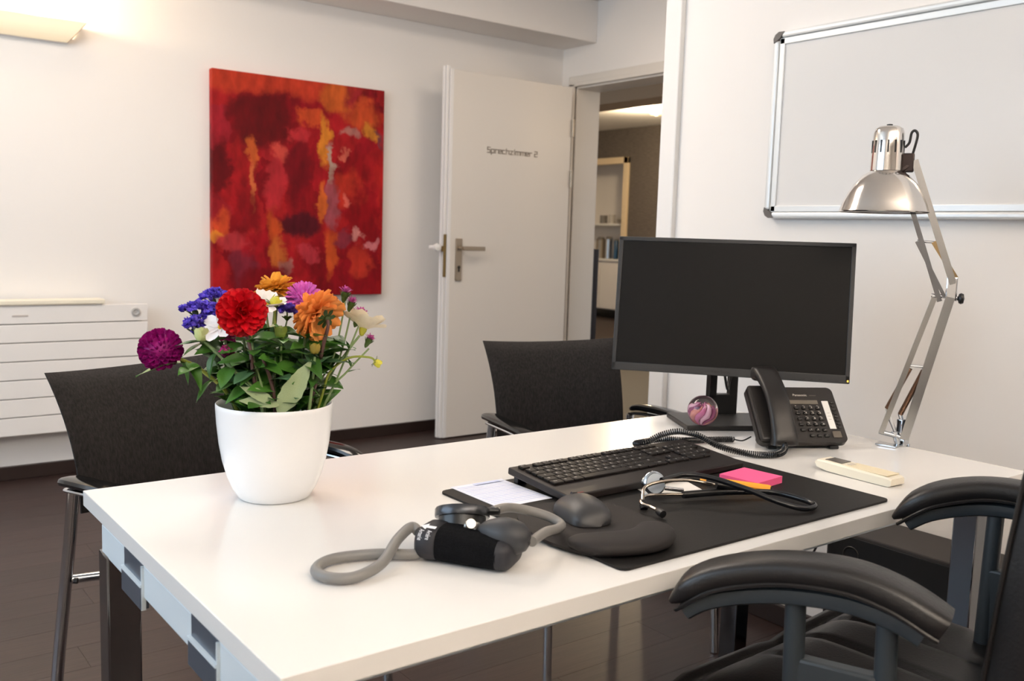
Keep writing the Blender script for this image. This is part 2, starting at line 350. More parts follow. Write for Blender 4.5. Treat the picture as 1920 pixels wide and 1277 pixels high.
# ================================================================== WALL THINGS
# painting
def painting_mat():
    m = bpy.data.materials.new('abstract_red_paint'); m.use_nodes = True; nt = m.node_tree; N = nt.nodes; L = nt.links
    bs = N['Principled BSDF']; bs.inputs['Roughness'].default_value = .6; bs.inputs['Specular IOR Level'].default_value = .2
    tc = N.new('ShaderNodeTexCoord'); n1 = N.new('ShaderNodeTexNoise'); n1.inputs['Scale'].default_value = 5.5; n1.inputs['Detail'].default_value = 9; n1.inputs['Roughness'].default_value = .62
    L.new(tc.outputs['Object'], n1.inputs['Vector'])
    sub = N.new('ShaderNodeVectorMath'); sub.operation = 'SUBTRACT'; sub.inputs[1].default_value = (.5,.5,.5); L.new(n1.outputs['Color'], sub.inputs[0])
    sc = N.new('ShaderNodeVectorMath'); sc.operation = 'SCALE'; sc.inputs['Scale'].default_value = .26; L.new(sub.outputs[0], sc.inputs[0])
    ad = N.new('ShaderNodeVectorMath'); ad.operation = 'ADD'; L.new(tc.outputs['Object'], ad.inputs[0]); L.new(sc.outputs[0], ad.inputs[1])
    n2 = N.new('ShaderNodeTexNoise'); n2.inputs['Scale'].default_value = 3.2; n2.inputs['Detail'].default_value = 6
    L.new(ad.outputs[0], n2.inputs['Vector'])
    r = N.new('ShaderNodeValToRGB'); e = r.color_ramp.elements
    e[0].position = .32; e[0].color = lin((112,4,16)); e[1].position = .70; e[1].color = lin((206,44,38))
    for p_, c_ in ((.46,(150,8,22)),(.58,(182,18,30))):
        q = e.new(p_); q.color = lin(c_)
    L.new(n2.outputs[0], r.inputs[0]); cur = r.outputs[0]
    vo = N.new('ShaderNodeTexVoronoi'); vo.inputs['Scale'].default_value = 7.5; vm = N.new('ShaderNodeMapping'); vm.inputs['Scale'].default_value = (1.25,1,.7)
    L.new(ad.outputs[0], vm.inputs[0]); L.new(vm.outputs[0], vo.inputs['Vector']); vr = N.new('ShaderNodeValToRGB'); e = vr.color_ramp.elements
    e[0].position = 0; e[0].color = lin((104,2,14)); e[1].position = 1; e[1].color = lin((196,58,58))
    for p_, c_ in ((.3,(150,6,24)),(.55,(178,14,34)),(.75,(196,34,30)),(.9,(170,40,64))): q = e.new(p_); q.color = lin(c_)
    L.new(vo.outputs['Color'], vr.inputs[0]); vx = N.new('ShaderNodeMix'); vx.data_type = 'RGBA'; vx.inputs[0].default_value = .5
    L.new(cur, vx.inputs[6]); L.new(vr.outputs[0], vx.inputs[7]); cur = vx.outputs[2]
    blobs = [(.3,1.0,.55,.10,(208,64,36),.9),(.27,.80,.20,.14,(108,6,14),1),(.05,.57,.06,.15,(108,4,14),1),(.70,.94,.09,.08,(216,100,36),.9),
     (.87,.87,.13,.08,(212,80,36),.95),(.77,.78,.08,.035,(186,120,110),.9),(.91,.78,.05,.06,(226,140,46),.9),(.96,.75,.03,.06,(112,58,70),.9),
     (.56,.84,.09,.04,(224,84,38),.9),(.63,.73,.035,.12,(234,140,44),.95),(.67,.62,.02,.11,(196,168,150),.9),(.47,.76,.06,.06,(205,50,56),.8),(.38,.65,.05,.06,(222,84,70),.8),
     (.22,.66,.03,.08,(224,104,46),.9),(.20,.50,.02,.12,(226,116,64),.9),(.34,.52,.07,.12,(204,48,56),.8),(.47,.58,.09,.16,(124,6,22),.95),(.8,.60,.14,.08,(146,6,18),.9),
     (.78,.52,.11,.10,(206,54,34),.85),(.68,.44,.045,.13,(172,82,92),.9),(.62,.44,.03,.10,(230,110,44),.9),(.48,.34,.14,.08,(92,12,28),1),(.85,.38,.12,.12,(150,4,18),.9),
     (.33,.31,.05,.12,(216,84,34),.9),(.17,.38,.08,.12,(140,8,20),.8),(.05,.32,.06,.07,(222,80,40),.9),(.03,.28,.04,.025,(236,140,44),.9),(.12,.25,.10,.05,(206,60,66),.8),
     (.15,.13,.08,.10,(138,40,58),.85),(.36,.20,.06,.07,(214,110,46),.9),(.40,.13,.04,.045,(178,112,104),.85),(.66,.20,.05,.12,(220,88,36),.9),(.86,.17,.07,.09,(206,56,38),.85),
     (.82,.29,.04,.035,(216,138,132),.9),(.92,.26,.045,.022,(222,128,134),.9),(.28,.07,.16,.08,(128,4,18),.9),(.58,.13,.04,.14,(136,4,18),.9),(.53,.19,.05,.045,(206,58,70),.85),
     (.74,.27,.06,.04,(140,50,66),.8),(.78,.46,.025,.025,(226,104,90),.9),(.74,.68,.02,.025,(230,110,90),.9),(.98,.5,.03,.5,(190,28,28),.6)]
    for u, v, rx, ry, c, k in blobs:
        mp = N.new('ShaderNodeMapping'); mp.vector_type = 'POINT'
        x, z = u*.945-.4725, v*1.10-.55
        mp.inputs['Location'].default_value = (-x/(rx*.945), 0, -z/(ry*1.1)); mp.inputs['Scale'].default_value = (1/(rx*.945), 0, 1/(ry*1.1))
        ln = N.new('ShaderNodeVectorMath'); ln.operation = 'LENGTH'; mr = N.new('ShaderNodeMapRange'); mr.interpolation_type = 'SMOOTHSTEP'
        mr.inputs[1].default_value = 1.15; mr.inputs[2].default_value = .62; mr.inputs[4].default_value = k
        mx = N.new('ShaderNodeMix'); mx.data_type = 'RGBA'; mx.inputs[7].default_value = lin(c)
        L.new(ad.outputs[0], mp.inputs[0]); L.new(mp.outputs[0], ln.inputs[0]); L.new(ln.outputs['Value'], mr.inputs[0])
        L.new(mr.outputs[0], mx.inputs[0]); L.new(cur, mx.inputs[6]); cur = mx.outputs[2]
    n3 = N.new('ShaderNodeTexNoise'); n3.inputs['Scale'].default_value = 16; n3.inputs['Detail'].default_value = 5
    mp3 = N.new('ShaderNodeMapping'); mp3.inputs['Scale'].default_value = (1.6,1,.7); L.new(tc.outputs['Object'], mp3.inputs[0]); L.new(mp3.outputs[0], n3.inputs['Vector'])
    m3 = N.new('ShaderNodeMapRange'); m3.inputs[1].default_value = .3; m3.inputs[2].default_value = .7; m3.inputs[3].default_value = .55; m3.inputs[4].default_value = .95; L.new(n3.outputs[0], m3.inputs[0])
    hs = N.new('ShaderNodeHueSaturation'); L.new(cur, hs.inputs['Color']); L.new(m3.outputs[0], hs.inputs['Value']); L.new(hs.outputs[0], bs.inputs['Base Color'])
    return m
pc = (2.103, WB-.022, 1.357)
pa = tag(B(pc).box(pc,(.945,.04,1.10),.004).obj('canvas_painting', painting_mat(), smooth=0), 'large abstract red and orange canvas painting on the back wall', 'painting'); pa.location = pc
# wall lamp
lo = (.55, WB, 1.98)
wl = thing('wall_lamp','curved white wall lamp glowing warm at upper left','wall lamp',lo)
sh = M('lit_lamp_glass', (246,236,214), .4, emit=((255,222,170),.42))
b = B(lo); prof = [(-.012,1.935),(-.03,1.932),(-.055,1.938),(-.08,1.955),(-.10,1.98),(-.115,2.012)]
xs = (.02,1.07)
xe = lambda x, z: x if x < .5 else .99+.062*(z-1.93)/.08
rin = [[b.v((xe(x,p[1]),WB+p[0],p[1])) for p in prof] + [b.v((xe(x,p[1]),WB+p[0]+.006,p[1]+.005)) for p in reversed(prof)] for x in xs]
b.skin(rin); b.obj('shade', sh, wl)
b = B(lo); b.poly([(xe(1,p[1])+.0005,WB+p[0],p[1]) for p in prof]+[(xe(1,2.01),WB-.001,2.01)],(.004,0,0)); b.obj('end_plate', M('lamp_end_grey',(196,180,160),.4), wl)
B(lo).box((.55,WB-.012,1.95),(.9,.022,.04),.003).obj('wall_bracket', white_m, wl)
b = B(lo)
b.tube([(.2,WB-.055,1.985),(.95,WB-.055,1.985)],.008,10).obj('tube', M('lamp_tube',(255,244,220),.3,emit=((255,226,180),9)), wl)
# radiator
ro = (.3, WB, .5)
ra = thing('radiator','white horizontal flat panel radiator on the back wall behind the left chair','radiator',ro)
rad_m = M('radiator_enamel',(236,232,228),.35)
zt = .786; n = 7; hh = (zt-.215)/n
for i in range(n):
    zc = zt-hh*(i+.5)
    B(ro).box((.30,WB-.098,zc),(2.0,.022,hh-.0035),.003).obj('panel', rad_m, ra)
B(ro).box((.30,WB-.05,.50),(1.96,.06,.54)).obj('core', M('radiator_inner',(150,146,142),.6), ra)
B(ro).box((.20,WB-.075,.799),(1.82,.09,.022),.005).obj('top_cover', cream_m, ra)
B(ro).lathe([(0,0),(.02,0),(.02,.006),(.013,.008),(.008,.004),(0,.004)],(1.245,WB-.109,.748),18,(0,-1,0)).obj('valve_cap', M('grey_cap',(176,174,172),.4), ra)
B(ro).box((.765,WB-.110,.742),(.062,.003,.008),.001).obj('badge', M('badge_grey',(196,188,182),.4), ra)
# whiteboard
wo = (WR, 1.0, 1.5); wx = WR-.02
wb = thing('whiteboard','wide wall whiteboard with silver frame behind the desk lamp','whiteboard',wo)
y1, y0, z0, z1 = 1.80, .30, 1.226, 1.767
B(wo).box((WR-.012,(y0+y1)/2,(z0+z1)/2),(.014,y1-y0-.02,z1-z0-.02)).obj('writing_surface', M('glossy_white_board',(226,224,222),.28,spec=.2), wb, smooth=0)
fm = M('frame_aluminium',(226,228,228),.38,.35)
def fr_bar(a, c, hor):
    b = B(wo); d = 'x'
    if hor:
        b.box((WR-.014,(y0+y1)/2,a+(-.009 if c>0 else .009)),(.03,y1-y0-.05,.018),.006); b.box((WR-.013,(y0+y1)/2,a+(-.028 if c>0 else .028)),(.022,y1-y0-.036,.018),.002)
    else:
        b.box((WR-.014,a+(-.009 if c>0 else .009),(z0+z1)/2),(.03,.018,z1-z0-.05),.006); b.box((WR-.013,a+(-.028 if c>0 else .028),(z0+z1)/2),(.022,.018,z1-z0-.036),.002)
    b.obj('frame_rail', fm, wb)
fr_bar(z1,1,True); fr_bar(z0,-1,True); fr_bar(y1,1,False); fr_bar(y0,-1,False)
for yy, sy in ((y1,-1),(y0,1)):
    for zz, sz in ((z1,-1),(z0,1)):
        b = B(wo); pts = [(WR-.031,yy+sy*a,zz+sz*c) for a, c in ((.002,.032),(0,.020),(.006,.008),(.018,.001),(.036,.002),(.022,.020))]
        b.poly(pts,(.03,0,0)); b.obj('corner_cap', M('corner_grey',(96,90,86),.45), wb)

# ================================================================== TABLE
X0, X1, Y0, Y1 = .355, 1.915, .811, 1.588
to = (1.1,1.2,0)
tb = thing('desk','long white desk with silver end rail and chrome legs','desk',to)
B(to).box(((X0+X1)/2,(Y0+Y1)/2,TZ-.0125),(X1-X0,Y1-Y0,.025),.0012).obj('desktop', table_m, tb)
for lx in (X0+.0255,X1-.04):
    for ly in (Y0+.085,Y1-.115):
        B(to).box((lx,ly,.3265),(.05,.05,.645),.003).obj('leg', dchrome_m, tb)
        B(to).cyl((lx,ly,.004),(lx,ly,.001),.022)
for lx in (X0+.018,X1-.04):
    B(to).box((lx,(Y0+Y1)/2-.02,.669),(.03,Y1-Y0-.16,.048),.003).obj('end_rail', alu_m, tb)
for ly in (Y0+.09,Y1-.12):
    B(to).box(((X0+X1)/2,ly,.672),(X1-X0-.14,.04,.04),.003).obj('side_rail', alu_m, tb)
for cy in (1.315,1.03):
    b = B(to); b.box((X0+.006,cy,.668),(.008,.09,.05),.001); b.box((X0+.004,cy,.646),(.012,.092,.032),.001)
    cl = b.obj('clamp', clamp_m, tb)
    b = B(to); b.box((X0+.0025,cy-.046,.660),(.006,.003,.062)); b.box((X0,cy,.6635),(.005,.094,.004)); b.obj('clamp_lip', alu_m, cl)
# ================================================================== VISITOR CHAIRS
def visitor_chair(label, loc, rz):
    t = thing('visitor_chair', label, 'chair', loc, rz, 'visitor chairs behind the desk')
    b = B(); nu, nv = 14, 12; front, back = [], []
    def bp(s, k, off):
        w = .219+.015*k**2.5; e = (1-s*s)
        y = .222+.088*k**1.9+.028*e; z = .545+.29*k-.010*e*k
        ed = 1-max(0,(abs(s)-.85)/.15)**2; et = 1-max(0,(k-.93)/.07)**2
        th = .014*math.sqrt(max(.0,ed*et))+.002
        return (w*s, y+off*th, z)
    g = [[[b.v(bp(-1+2*i/nu, j/nv, o)) for j in range(nv+1)] for i in range(nu+1)] for o in (-1,1)]
    for q in (0,1):
        for i in range(nu):
            for j in range(nv): b.f([g[q][i][j],g[q][i+1][j],g[q][i+1][j+1],g[q][i][j+1]])
    rim = [(i,0) for i in range(nu)]+[(nu,j) for j in range(nv)]+[(i,nv) for i in range(nu,0,-1)]+[(0,j) for j in range(nv,0,-1)]
    for k in range(len(rim)):
        a, c = rim[k], rim[(k+1)%len(rim)]
        b.f([g[0][a[0]][a[1]],g[0][c[0]][c[1]],g[1][c[0]][c[1]],g[1][a[0]][a[1]]])
    b.obj('backrest', fab_m, t, 60)
    b = B(); b.box((0,-.055,.455),(.40,.40,.05),.018,seg=3); b.obj('seat', fab_m, t)
    for s in (-1,1):
        P = catmull([(s*.245,.215,.605),(s*.262,.14,.613),(s*.268,0,.617),(s*.266,-.10,.613),(s*.262,-.155,.598),(s*.258,-.182,.565),(s*.256,-.188,.52)],6)
        b = B(); b.tube(P,.017,12,.005,up=(0,.3,1) ,sup=.6); b.obj('armrest', chrome_m, t)
        P = catmull([(s*.247,.225,.618),(s*.260,.19,.628),(s*.270,.10,.633),(s*.272,0,.634),(s*.270,-.08,.630),(s*.268,-.135,.614)],6)
        b = B(); b.tube(P,lambda k: .024*math.sqrt(max(.05,1-abs(2*k-1)**6)),12,lambda k:.011*math.sqrt(max(.05,1-abs(2*k-1)**6)),up=(0,0,1),sup=.7); b.obj('arm_pad', gloss_m, t)
        B().tube([(s*.256,-.188,.53),(s*.262,-.205,.3),(s*.268,-.225,.002)],.0115,14).obj('leg', chrome_m, t)
        B().tube([(s*.240,.215,.602),(s*.243,.225,.5),(s*.252,.256,.25),(s*.260,.282,.002)],.0125,14).obj('leg', chrome_m, t)
        sp_ = B().tube([(s*.252,.243,.405),(s*.09,.132,.408),(s*.09,-.20,.428)],.0095,12).obj('seat_support', chrome_m, t)
        b = B(); b.cyl((s*.238,.222,.405),(s*.234,.216,.405),.0062,seg=10); b.obj('screw', rub_m, sp_)
    B().tube([(-.256,-.195,.415),(.256,-.195,.415)],.0095,12).obj('stretcher', chrome_m, t)
    return t
visitor_chair('charcoal fabric visitor chair behind the flower pot at the desk\'s left end',(.743,1.936,0),rad(23))
visitor_chair('charcoal fabric visitor chair standing behind the monitor before the open door',(1.80,1.92,0),rad(-11.5))
# ================================================================== OFFICE CHAIR
oo = (1.27,.62,0)
oc = thing('office_chair','black leather office chair with curved padded armrests at the near edge','office chair',oo)
near = catmull([(.872,.782,.700),(.895,.742,.736),(.93,.675,.760),(.962,.60,.768),(.985,.545,.757),(1.005,.498,.733)],6)
far = catmull([(1.415,.800,.715),(1.435,.752,.757),(1.47,.69,.778),(1.492,.625,.780),(1.508,.56,.765),(1.515,.51,.738)],6)
def armrest(P, s):
    up = (0,0,1)
    wf = lambda k: .033*(1-max(0,(k-.9)/.1)**2*.12)*(1 if k > .12 else .62+.38*k/.12)
    b = B(oo); b.tube(P, wf, 20, lambda k: .0165*(1 if k > .12 else .25+.75*k/.12), up=up, sup=.55); pad = b.obj('arm_pad', leath_m, oc, 50)
    b = B(oo)
    for q in (-1,1):
        Q = []
        for i, p in enumerate(P):
            t = (P[min(len(P)-1,i+1)]-P[max(0,i-1)]).normalized(); a = t.cross(Vector(up)).normalized(); n = a.cross(t)
            Q.append(p + a*q*(wf(i/(len(P)-1))+.0005) - n*.011)
        b.tube(Q,.0028,6)
    b.obj('piping', leath_m, pad)
    Q = [p-Vector((0,0,.026+.004*sin(pi*i/(len(P)-1)))) for i, p in enumerate(P)][3:-3]
    b = B(oo); b.tube(Q,.022,12,.012,up=up,sup=.6)
    b.obj('arm_support', gplast_m, oc)
    a, c = P[int(len(P)*.47)], P[int(len(P)*.76)]
    for p in (a, c): B(oo).tube([p-Vector((0,0,.03)), Vector((p.x+.012*s,p.y,.47))],.0125,14).obj('arm_post', gplast_m, oc)
    m_ = (a+c)/2; d = (c-a); ang = math.atan2(d.y,d.x)
    b = B(oo); b.box((m_.x+.006*s,m_.y,.575),(abs((c-a).length)+.004,.022,.16),.004,Matrix.Rotation(ang,3,'Z')); b.obj('arm_plate', gplast_m, oc)
    b = B(oo); b.box((m_.x+.05*s,m_.y,.46),(.12,.07,.02),.004); b.obj('arm_bracket', gplast_m, oc)
    for p in (a, c):
        B(oo).cyl((p.x-.02*s,p.y,.60),(p.x+.0*s,p.y,.60),.006,seg=10)
armrest(near,1); armrest(far,-1)
# seat: crowned cushion with cross seams
b = B(oo)
def seat(u, v):
    x = -.27+.54*u; y = -.26+.52*v
    e = (1-abs(2*u-1)**5)*(1-abs(2*v-1)**5)
    z = .487+.045*max(0,e)**.5 + (.012*abs(2*u-1)**2) - .05*max(0,(v-.8)/.2)**2*.6
    for s_ in (.30,.5,.70):
        z -= .006*math.exp(-((u-s_)/.012)**2)
    w = 1-.06*(1-v)
    return V(1.29+x*w-.03*y, .66+y+.06*x, z)
b.grid(seat,44,22); b.obj('seat_cushion', leath_m, oc, 80)
b = B(oo); b.box((1.29,.66,.462),(.50,.48,.05),.02,seg=3); b.obj('seat_base', leath_m, oc)
# front bolster of the seat
P = [seat(u,.98)+V(0,.01,-.018) for u in [i/12 for i in range(13)]]
b = B(oo); b.tube(P,.026,12,.03,up=(0,0,1)); b.obj('seat_bolster', leath_m, oc, 60)
# backrest: thick slab leaning back, curved sides, piping
bl = [(1.045,.475,.44),(1.043,.466,.56),(1.038,.452,.70),(1.036,.438,.84),(1.042,.418,1.0),(1.07,.398,1.15),(1.12,.385,1.22)]
b = B(oo); rings = []
bc = catmull(bl,5)
for p in bc:
    w = (1.30-p.x)*2; ring = []
    for q in range(40):
        th = 2*pi*q/40; ca, sa = cos(th), sin(th)
        xx = math.copysign(abs(ca)**.30, ca)*w/2; yy = math.copysign(abs(sa)**.40, sa)*.042
        ring.append((1.30+xx, p.y-.01+yy-.03*(1-(xx/(w/2))**2), p.z))
    rings.append(b.ring(ring))
b.skin(rings); bk = b.obj('backrest', leath_m, oc, 70)
for q in (-1,1):
    b = B(oo); b.tube([p+V(.0005,-.010+q*.023,0) for p in bc],.0030,8); b.obj('piping', leath_m, bk)
# column and star base
b = B(oo); b.cyl((1.28,.62,.08),(1.28,.62,.45),.028); b.obj('gas_column', gloss_m, oc)
for i in range(5):
    a = 2*pi*i/5+.3; e = V(1.28+.30*cos(a),.62+.30*sin(a),.075)
    b = B(oo); b.tube([(1.28,.62,.10),e],[.03,.018],10); lg = b.obj('base_leg', gplast_m, oc)
    b = B(oo); b.cyl(e+V(-.012*sin(a),.012*cos(a),-.045),e+V(.012*sin(a),-.012*cos(a),-.045),.029); b.cyl(e,e+V(0,0,-.04),.008); b.obj('caster', blk_m, lg)
# ================================================================== PC tower and cables under the desk
pco = (2.22,1.14,0)
pt = thing('computer_tower','black computer tower on the floor under the desk\'s right end','computer',pco)
b = B(pco); b.box((2.228,1.14,.215),(.19,.50,.40),.006); b.obj('case', M('dark_case',(34,28,26),.5), pt)
b = B(pco); b.box((2.1325,1.14,.215),(.004,.485,.385),.002); b.obj('side_panel', M('black_case_panel',(16,15,15),.55), pt)
b = B(pco); b.lathe([(.018,0),(.022,.002),(.024,0)],(2.130,1.315,.36),18,(-1,0,0)); b.obj('emblem', blk2_m, pt)
for q in ((2.16,.93),(2.30,.93),(2.16,1.35),(2.30,1.35)): B(pco).cyl((*q,.016),(*q,.0005),.018).obj('foot', rub_m, pt)
tag(B().tube(catmull([(1.80,1.30,.693),(1.93,1.33,.55),(2.05,1.40,.35),(2.10,1.47,.12),(2.12,1.50,.01),(2.2,1.56,.006),(2.30,1.60,.01)],8),.003,8).obj('power_cable', rub_m),'thin black cable hanging under the desk, nearer the table leg','cable')
tag(B().tube(catmull([(1.80,1.24,.693),(2.00,1.30,.5),(2.12,1.43,.3),(2.17,1.47,.1),(2.20,1.48,.01),(2.27,1.50,.006)],8),.003,8).obj('power_cable', rub_m),'thin black cable hanging under the desk, nearer the tower','cable')
# ================================================================== THINGS ON THE DESK
PZ = TZ+.004
dpo = (1.154,1.059,TZ)
b = B(dpo); x0,x1,y0,y1 = .839,1.469,.841,1.279; R_ = .012; pts = []
for cx, cy, a0 in ((x1-R_,y1-R_,0),(x0+R_,y1-R_,90),(x0+R_,y0+R_,180),(x1-R_,y0+R_,270)):
    pts += [(cx+R_*cos(rad(a0+k*30)), cy+R_*sin(rad(a0+k*30)), TZ+.0003) for k in range(4)]
b.poly(pts,(0,0,.0037)); o = b.obj('desk_pad', M('black_desk_pad',(31,29,28),.55,spec=.25,bump=(300,.08)), smooth=0); o.location = dpo; tag(o,'large black desk pad under the keyboard and mouse','desk pad')
# ---- prescription form with printed lines, second slip
def paper(label, cx, cy, w, h, rz, z, lined):
    t = thing('paper_form' if lined else 'paper_slip', label, 'paper', (cx,cy,z), rz)
    B().box((0,0,.0004),(w,h,.0006)).obj('sheet', M('form_paper',(232,236,250),.6) if lined else M('white_paper',(240,236,230),.6), t, smooth=0)
    if lined:
        b = B()
        for i in range(15):
            yy = h*.40-i*h*.057; k = .0042 if i % 3 else .0065
            b.box((0,yy,.0008),(w*.9,k*.45,.0002))
        b.box((w*.15,h*.43,.0008),(w*.5,.014,.0002)); b.obj('printed_lines', M('form_blue',(198,208,240),.6), t, smooth=0)
    return t
paper('white form printed with pale blue lines at the far left corner of the desk pad',.919,1.216,.108,.140,rad(0),PZ+.0002,True)
paper('small plain white paper slip under the stethoscope on the desk pad',1.185,1.088,.11,.07,rad(-20),PZ+.0002,False)
# ---- keyboard
ko = (1.192,1.186,PZ); kt = thing('keyboard','slim black computer keyboard with white key legends on the desk pad','keyboard',ko,rad(1.2))
KW, KD, TL = .448, .158, rad(5.2)
KM = Matrix.Translation((0,0,.018)) @ Matrix.Rotation(TL,4,'X')
B().box((0,0,-.003),(KW,KD,.013),.003).xf(KM).obj('case', M('keyboard_case',(33,28,27),.45,spec=.4), kt)
key_m = M('key_plastic',(27,23,22),.5,spec=.3)
keymesh = None; U = .0185; legends = bmesh.new(); leg_cache = {}
rows = [('F', 5.6*U*.98/1.0, ['Esc',None,'F1','F2','F3','F4',None,'F5','F6','F7','F8',None,'F9','F10','F11','F12']),
        ('n', 0, list('1234567890')+['ß','´']), ('q', 0, list('QWERTZUIOPÜ')+['+']), ('a', 0, list('ASDFGHJKLÖÄ')+['#']), ('y', 0, list('<YXCVBNM,.-'))]
def key(x, y, w, txt):
    global keymesh
    me = B().box((0,0,.0022),(w-.0022,U*.86-.0018,.0044),.0009,seg=1).mesh('key', key_m) if abs(w-U)>1e-6 or keymesh is None else keymesh
    if abs(w-U) <= 1e-6: keymesh = me
    o = bpy.data.objects.new('key', me); C.objects.link(o); o.parent = kt
    o.matrix_local = KM @ Matrix.Translation((x,y,.0036))
    if txt:
        if txt not in leg_cache: leg_cache[txt] = textmesh(txt, .0064 if len(txt) < 2 else .0042, .0002)
        tm = leg_cache[txt].copy(); tm.transform(KM @ Matrix.Translation((x-min(.003,w*.15),y+.001,.0083))); legends.from_mesh(tm); bpy.data.meshes.remove(tm)
xl = -KW/2+.012; yt = KD/2-.018; VP = U*.86
def krow(y, seq):
    x = xl
    for w, txt in seq:
        if txt is not False: key(x+w*U/2, y, w*U, txt)
        x += w*U
krow(yt, [(1,'Esc'),(.7,False)]+[(1,'F%d'%i) for i in range(1,5)]+[(.5,False)]+[(1,'F%d'%i) for i in range(5,9)]+[(.5,False)]+[(1,'F%d'%i) for i in range(9,13)]+[(.4,False)]+[(1,'Dr'),(1,'Ro'),(1,'Pa')])
y_ = yt-VP*1.25
nav = [[(1,'Ei'),(1,'P1'),(1,'Bi')],[(1,'En'),(1,'Ed'),(1,'Bd')],[],[(1,False),(1,'↑'),(1,False)],[(1,'←'),(1,'↓'),(1,'→')]]
num = [[(1,'N'),(1,'÷'),(1,'×'),(1,'−')],[(1,'7'),(1,'8'),(1,'9'),(1,'+')],[(1,'4'),(1,'5'),(1,'6')],[(1,'1'),(1,'2'),(1,'3'),(1,'↵')],[(2,'0'),(1,',')]]
main = [[(1,'^')]+[(1,c) for c in '1234567890']+[(1,'ß'),(1,'´'),(2,'←')],[(1.5,'⇥')]+[(1,c) for c in 'QWERTZUIOP']+[(1,'Ü'),(1,'+'),(1.5,'↵')],
        [(1.8,'⇩')]+[(1,c) for c in 'ASDFGHJKL']+[(1,'Ö'),(1,'Ä'),(1,'#'),(1.2,None)],[(1.3,'⇧'),(1,'<')]+[(1,c) for c in 'YXCVBNM']+[(1,','),(1,'.'),(1,'-'),(2.7,'⇧')],
        [(1.3,'Strg'),(1.2,'Fn'),(1.2,'Alt'),(6,None),(1.2,'Gr'),(1.3,'▤'),(1.4,None),(1.4,'Strg')]]
for i in range(5):
    krow(y_-i*VP, main[i]+[(.25,False)]+(nav[i] or [(3,False)])+[(.25,False)]+num[i])
me = bpy.data.meshes.new('key_legends'); legends.to_mesh(me); legends.free(); me.materials.append(M('legend_white',(196,192,188),.6))
o = bpy.data.objects.new('key_legends', me); C.objects.link(o); o.parent = kt; o['kind'] = 'stuff'
B().box((0,0,0),(.016,.0035,.0006),.0002).xf(KM @ Matrix.Translation((-KW/2+.03,-KD/2+.006,.0036))).obj('red_badge', M('badge_red',(110,26,30),.5), kt)
for s in (-1,1): B().box((s*(KW/2-.02),KD/2-.012,.009),(.022,.012,.018),.002).obj('foot', rub_m, kt)
# ---- mouse pad with wrist rest, mouse
mo = (.935,1.0,PZ); mp_ = thing('mouse_pad','rounded black mouse pad with padded wrist rest on the desk pad','mouse pad',mo)
mpm = M('black_pad_cloth',(28,23,22),.7,bump=(500,.1))
out = catmull([(.840,1.06),(.822,1.0),(.822,.95),(.835,.905),(.87,.877),(.915,.872),(.955,.888),(.995,.93),(1.02,.98),(1.03,1.03),(1.02,1.075),(.98,1.108),(.92,1.12),(.868,1.10)],5,True)
out = [V(p.x if len(p)==3 else p[0],p[1],0) for p in [V(q[0],q[1],0) for q in out]]
B(mo).poly([V(p.x,p.y,PZ+.0003) for p in out],(0,0,.004)).obj('mat', mpm, mp_)
P = catmull([(.838,.945,0),(.852,.915,0),(.885,.893,0),(.925,.886,0),(.96,.903,0),(.985,.935,0)],6)
n_ = len(P)-1
b = B(mo); b.tube([V(p.x,p.y,PZ+.012) for p in P],lambda k: .034*math.sqrt(max(.04,1-abs(2*k-1)**3)),18,lambda k: .0125*math.sqrt(max(.06,1-abs(2*k-1)**3)),up=(0,0,1),sup=.8); b.obj('wrist_rest', mpm, mp_, 60)
ms = (.935,1.032,PZ+.0045); mt = thing('computer_mouse','dark grey sculpted computer mouse on the mouse pad','mouse',ms,rad(-16))
def mouse(u, v):
    th = pi*u; t = v; x = (-.0335+.004*sin(pi*t*1.1))*cos(th)*(.86+.2*sin(pi*min(1,t*1.02)))*math.sqrt(max(0,1-(2*t-1)**6)) ; yv = .055-.11*t
    hgt = (.013+.018*sin(pi*(t*.75+.15)))*max(0,1-(2*t-1)**8)
    return V(x*1.05 + .006*sin(th)*(1), yv, hgt*abs(sin(th))**.6+.001)
B().grid(mouse,20,24).obj('shell', M('mouse_grey',(50,50,52),.42), mt, 80)
b = B(); b.tube([(.001,.046,.0215),(.001,.034,.0265),(.001,.018,.0300)],.0012,6); b.obj('button_seam', blk_m, mt)
b = B(); b.cyl((-.003,.030,.0255),(.005,.030,.0255),.006); b.obj('scroll_wheel', rub_m, mt)
# ---- sticky notes, pen
so = (1.350,1.042,PZ); stk = thing('sticky_note_pad','block of hot pink square sticky notes on the desk pad','sticky notes',so,rad(6))
for i in range(5):
    B().box((0,0,.0014+i*.0025),(.080,.079,.0024)).obj('note_layer', M('hot_pink_paper',(250,96,150),.6), stk, smooth=0)
po = (1.292,1.035,PZ+.0075); pn = thing('highlighter_pen','orange pen with black grip lying beside the sticky notes','pen',po)
p0, p1 = V(1.262,1.082,PZ+.0072), V(1.318,.974,PZ+.0072); d = (p1-p0).normalized()
orm = M('orange_pen',(252,170,50),.35)
B(po).tube([p0+d*.036,p1-d*.004,p1],[.0066,.0066,.0058],8,sup=.8).obj('barrel', orm, pn); B(po).tube([p0,p0+d*.012],.0062,8).obj('end_cap', orm, pn)
B(po).tube([p0+d*.0115,p0+d*.0365],.007,12).obj('grip', blk_m, pn); B(po).cyl(p1-d*.0005,p1+d*.003,.004).obj('tip', rub_m, pn)
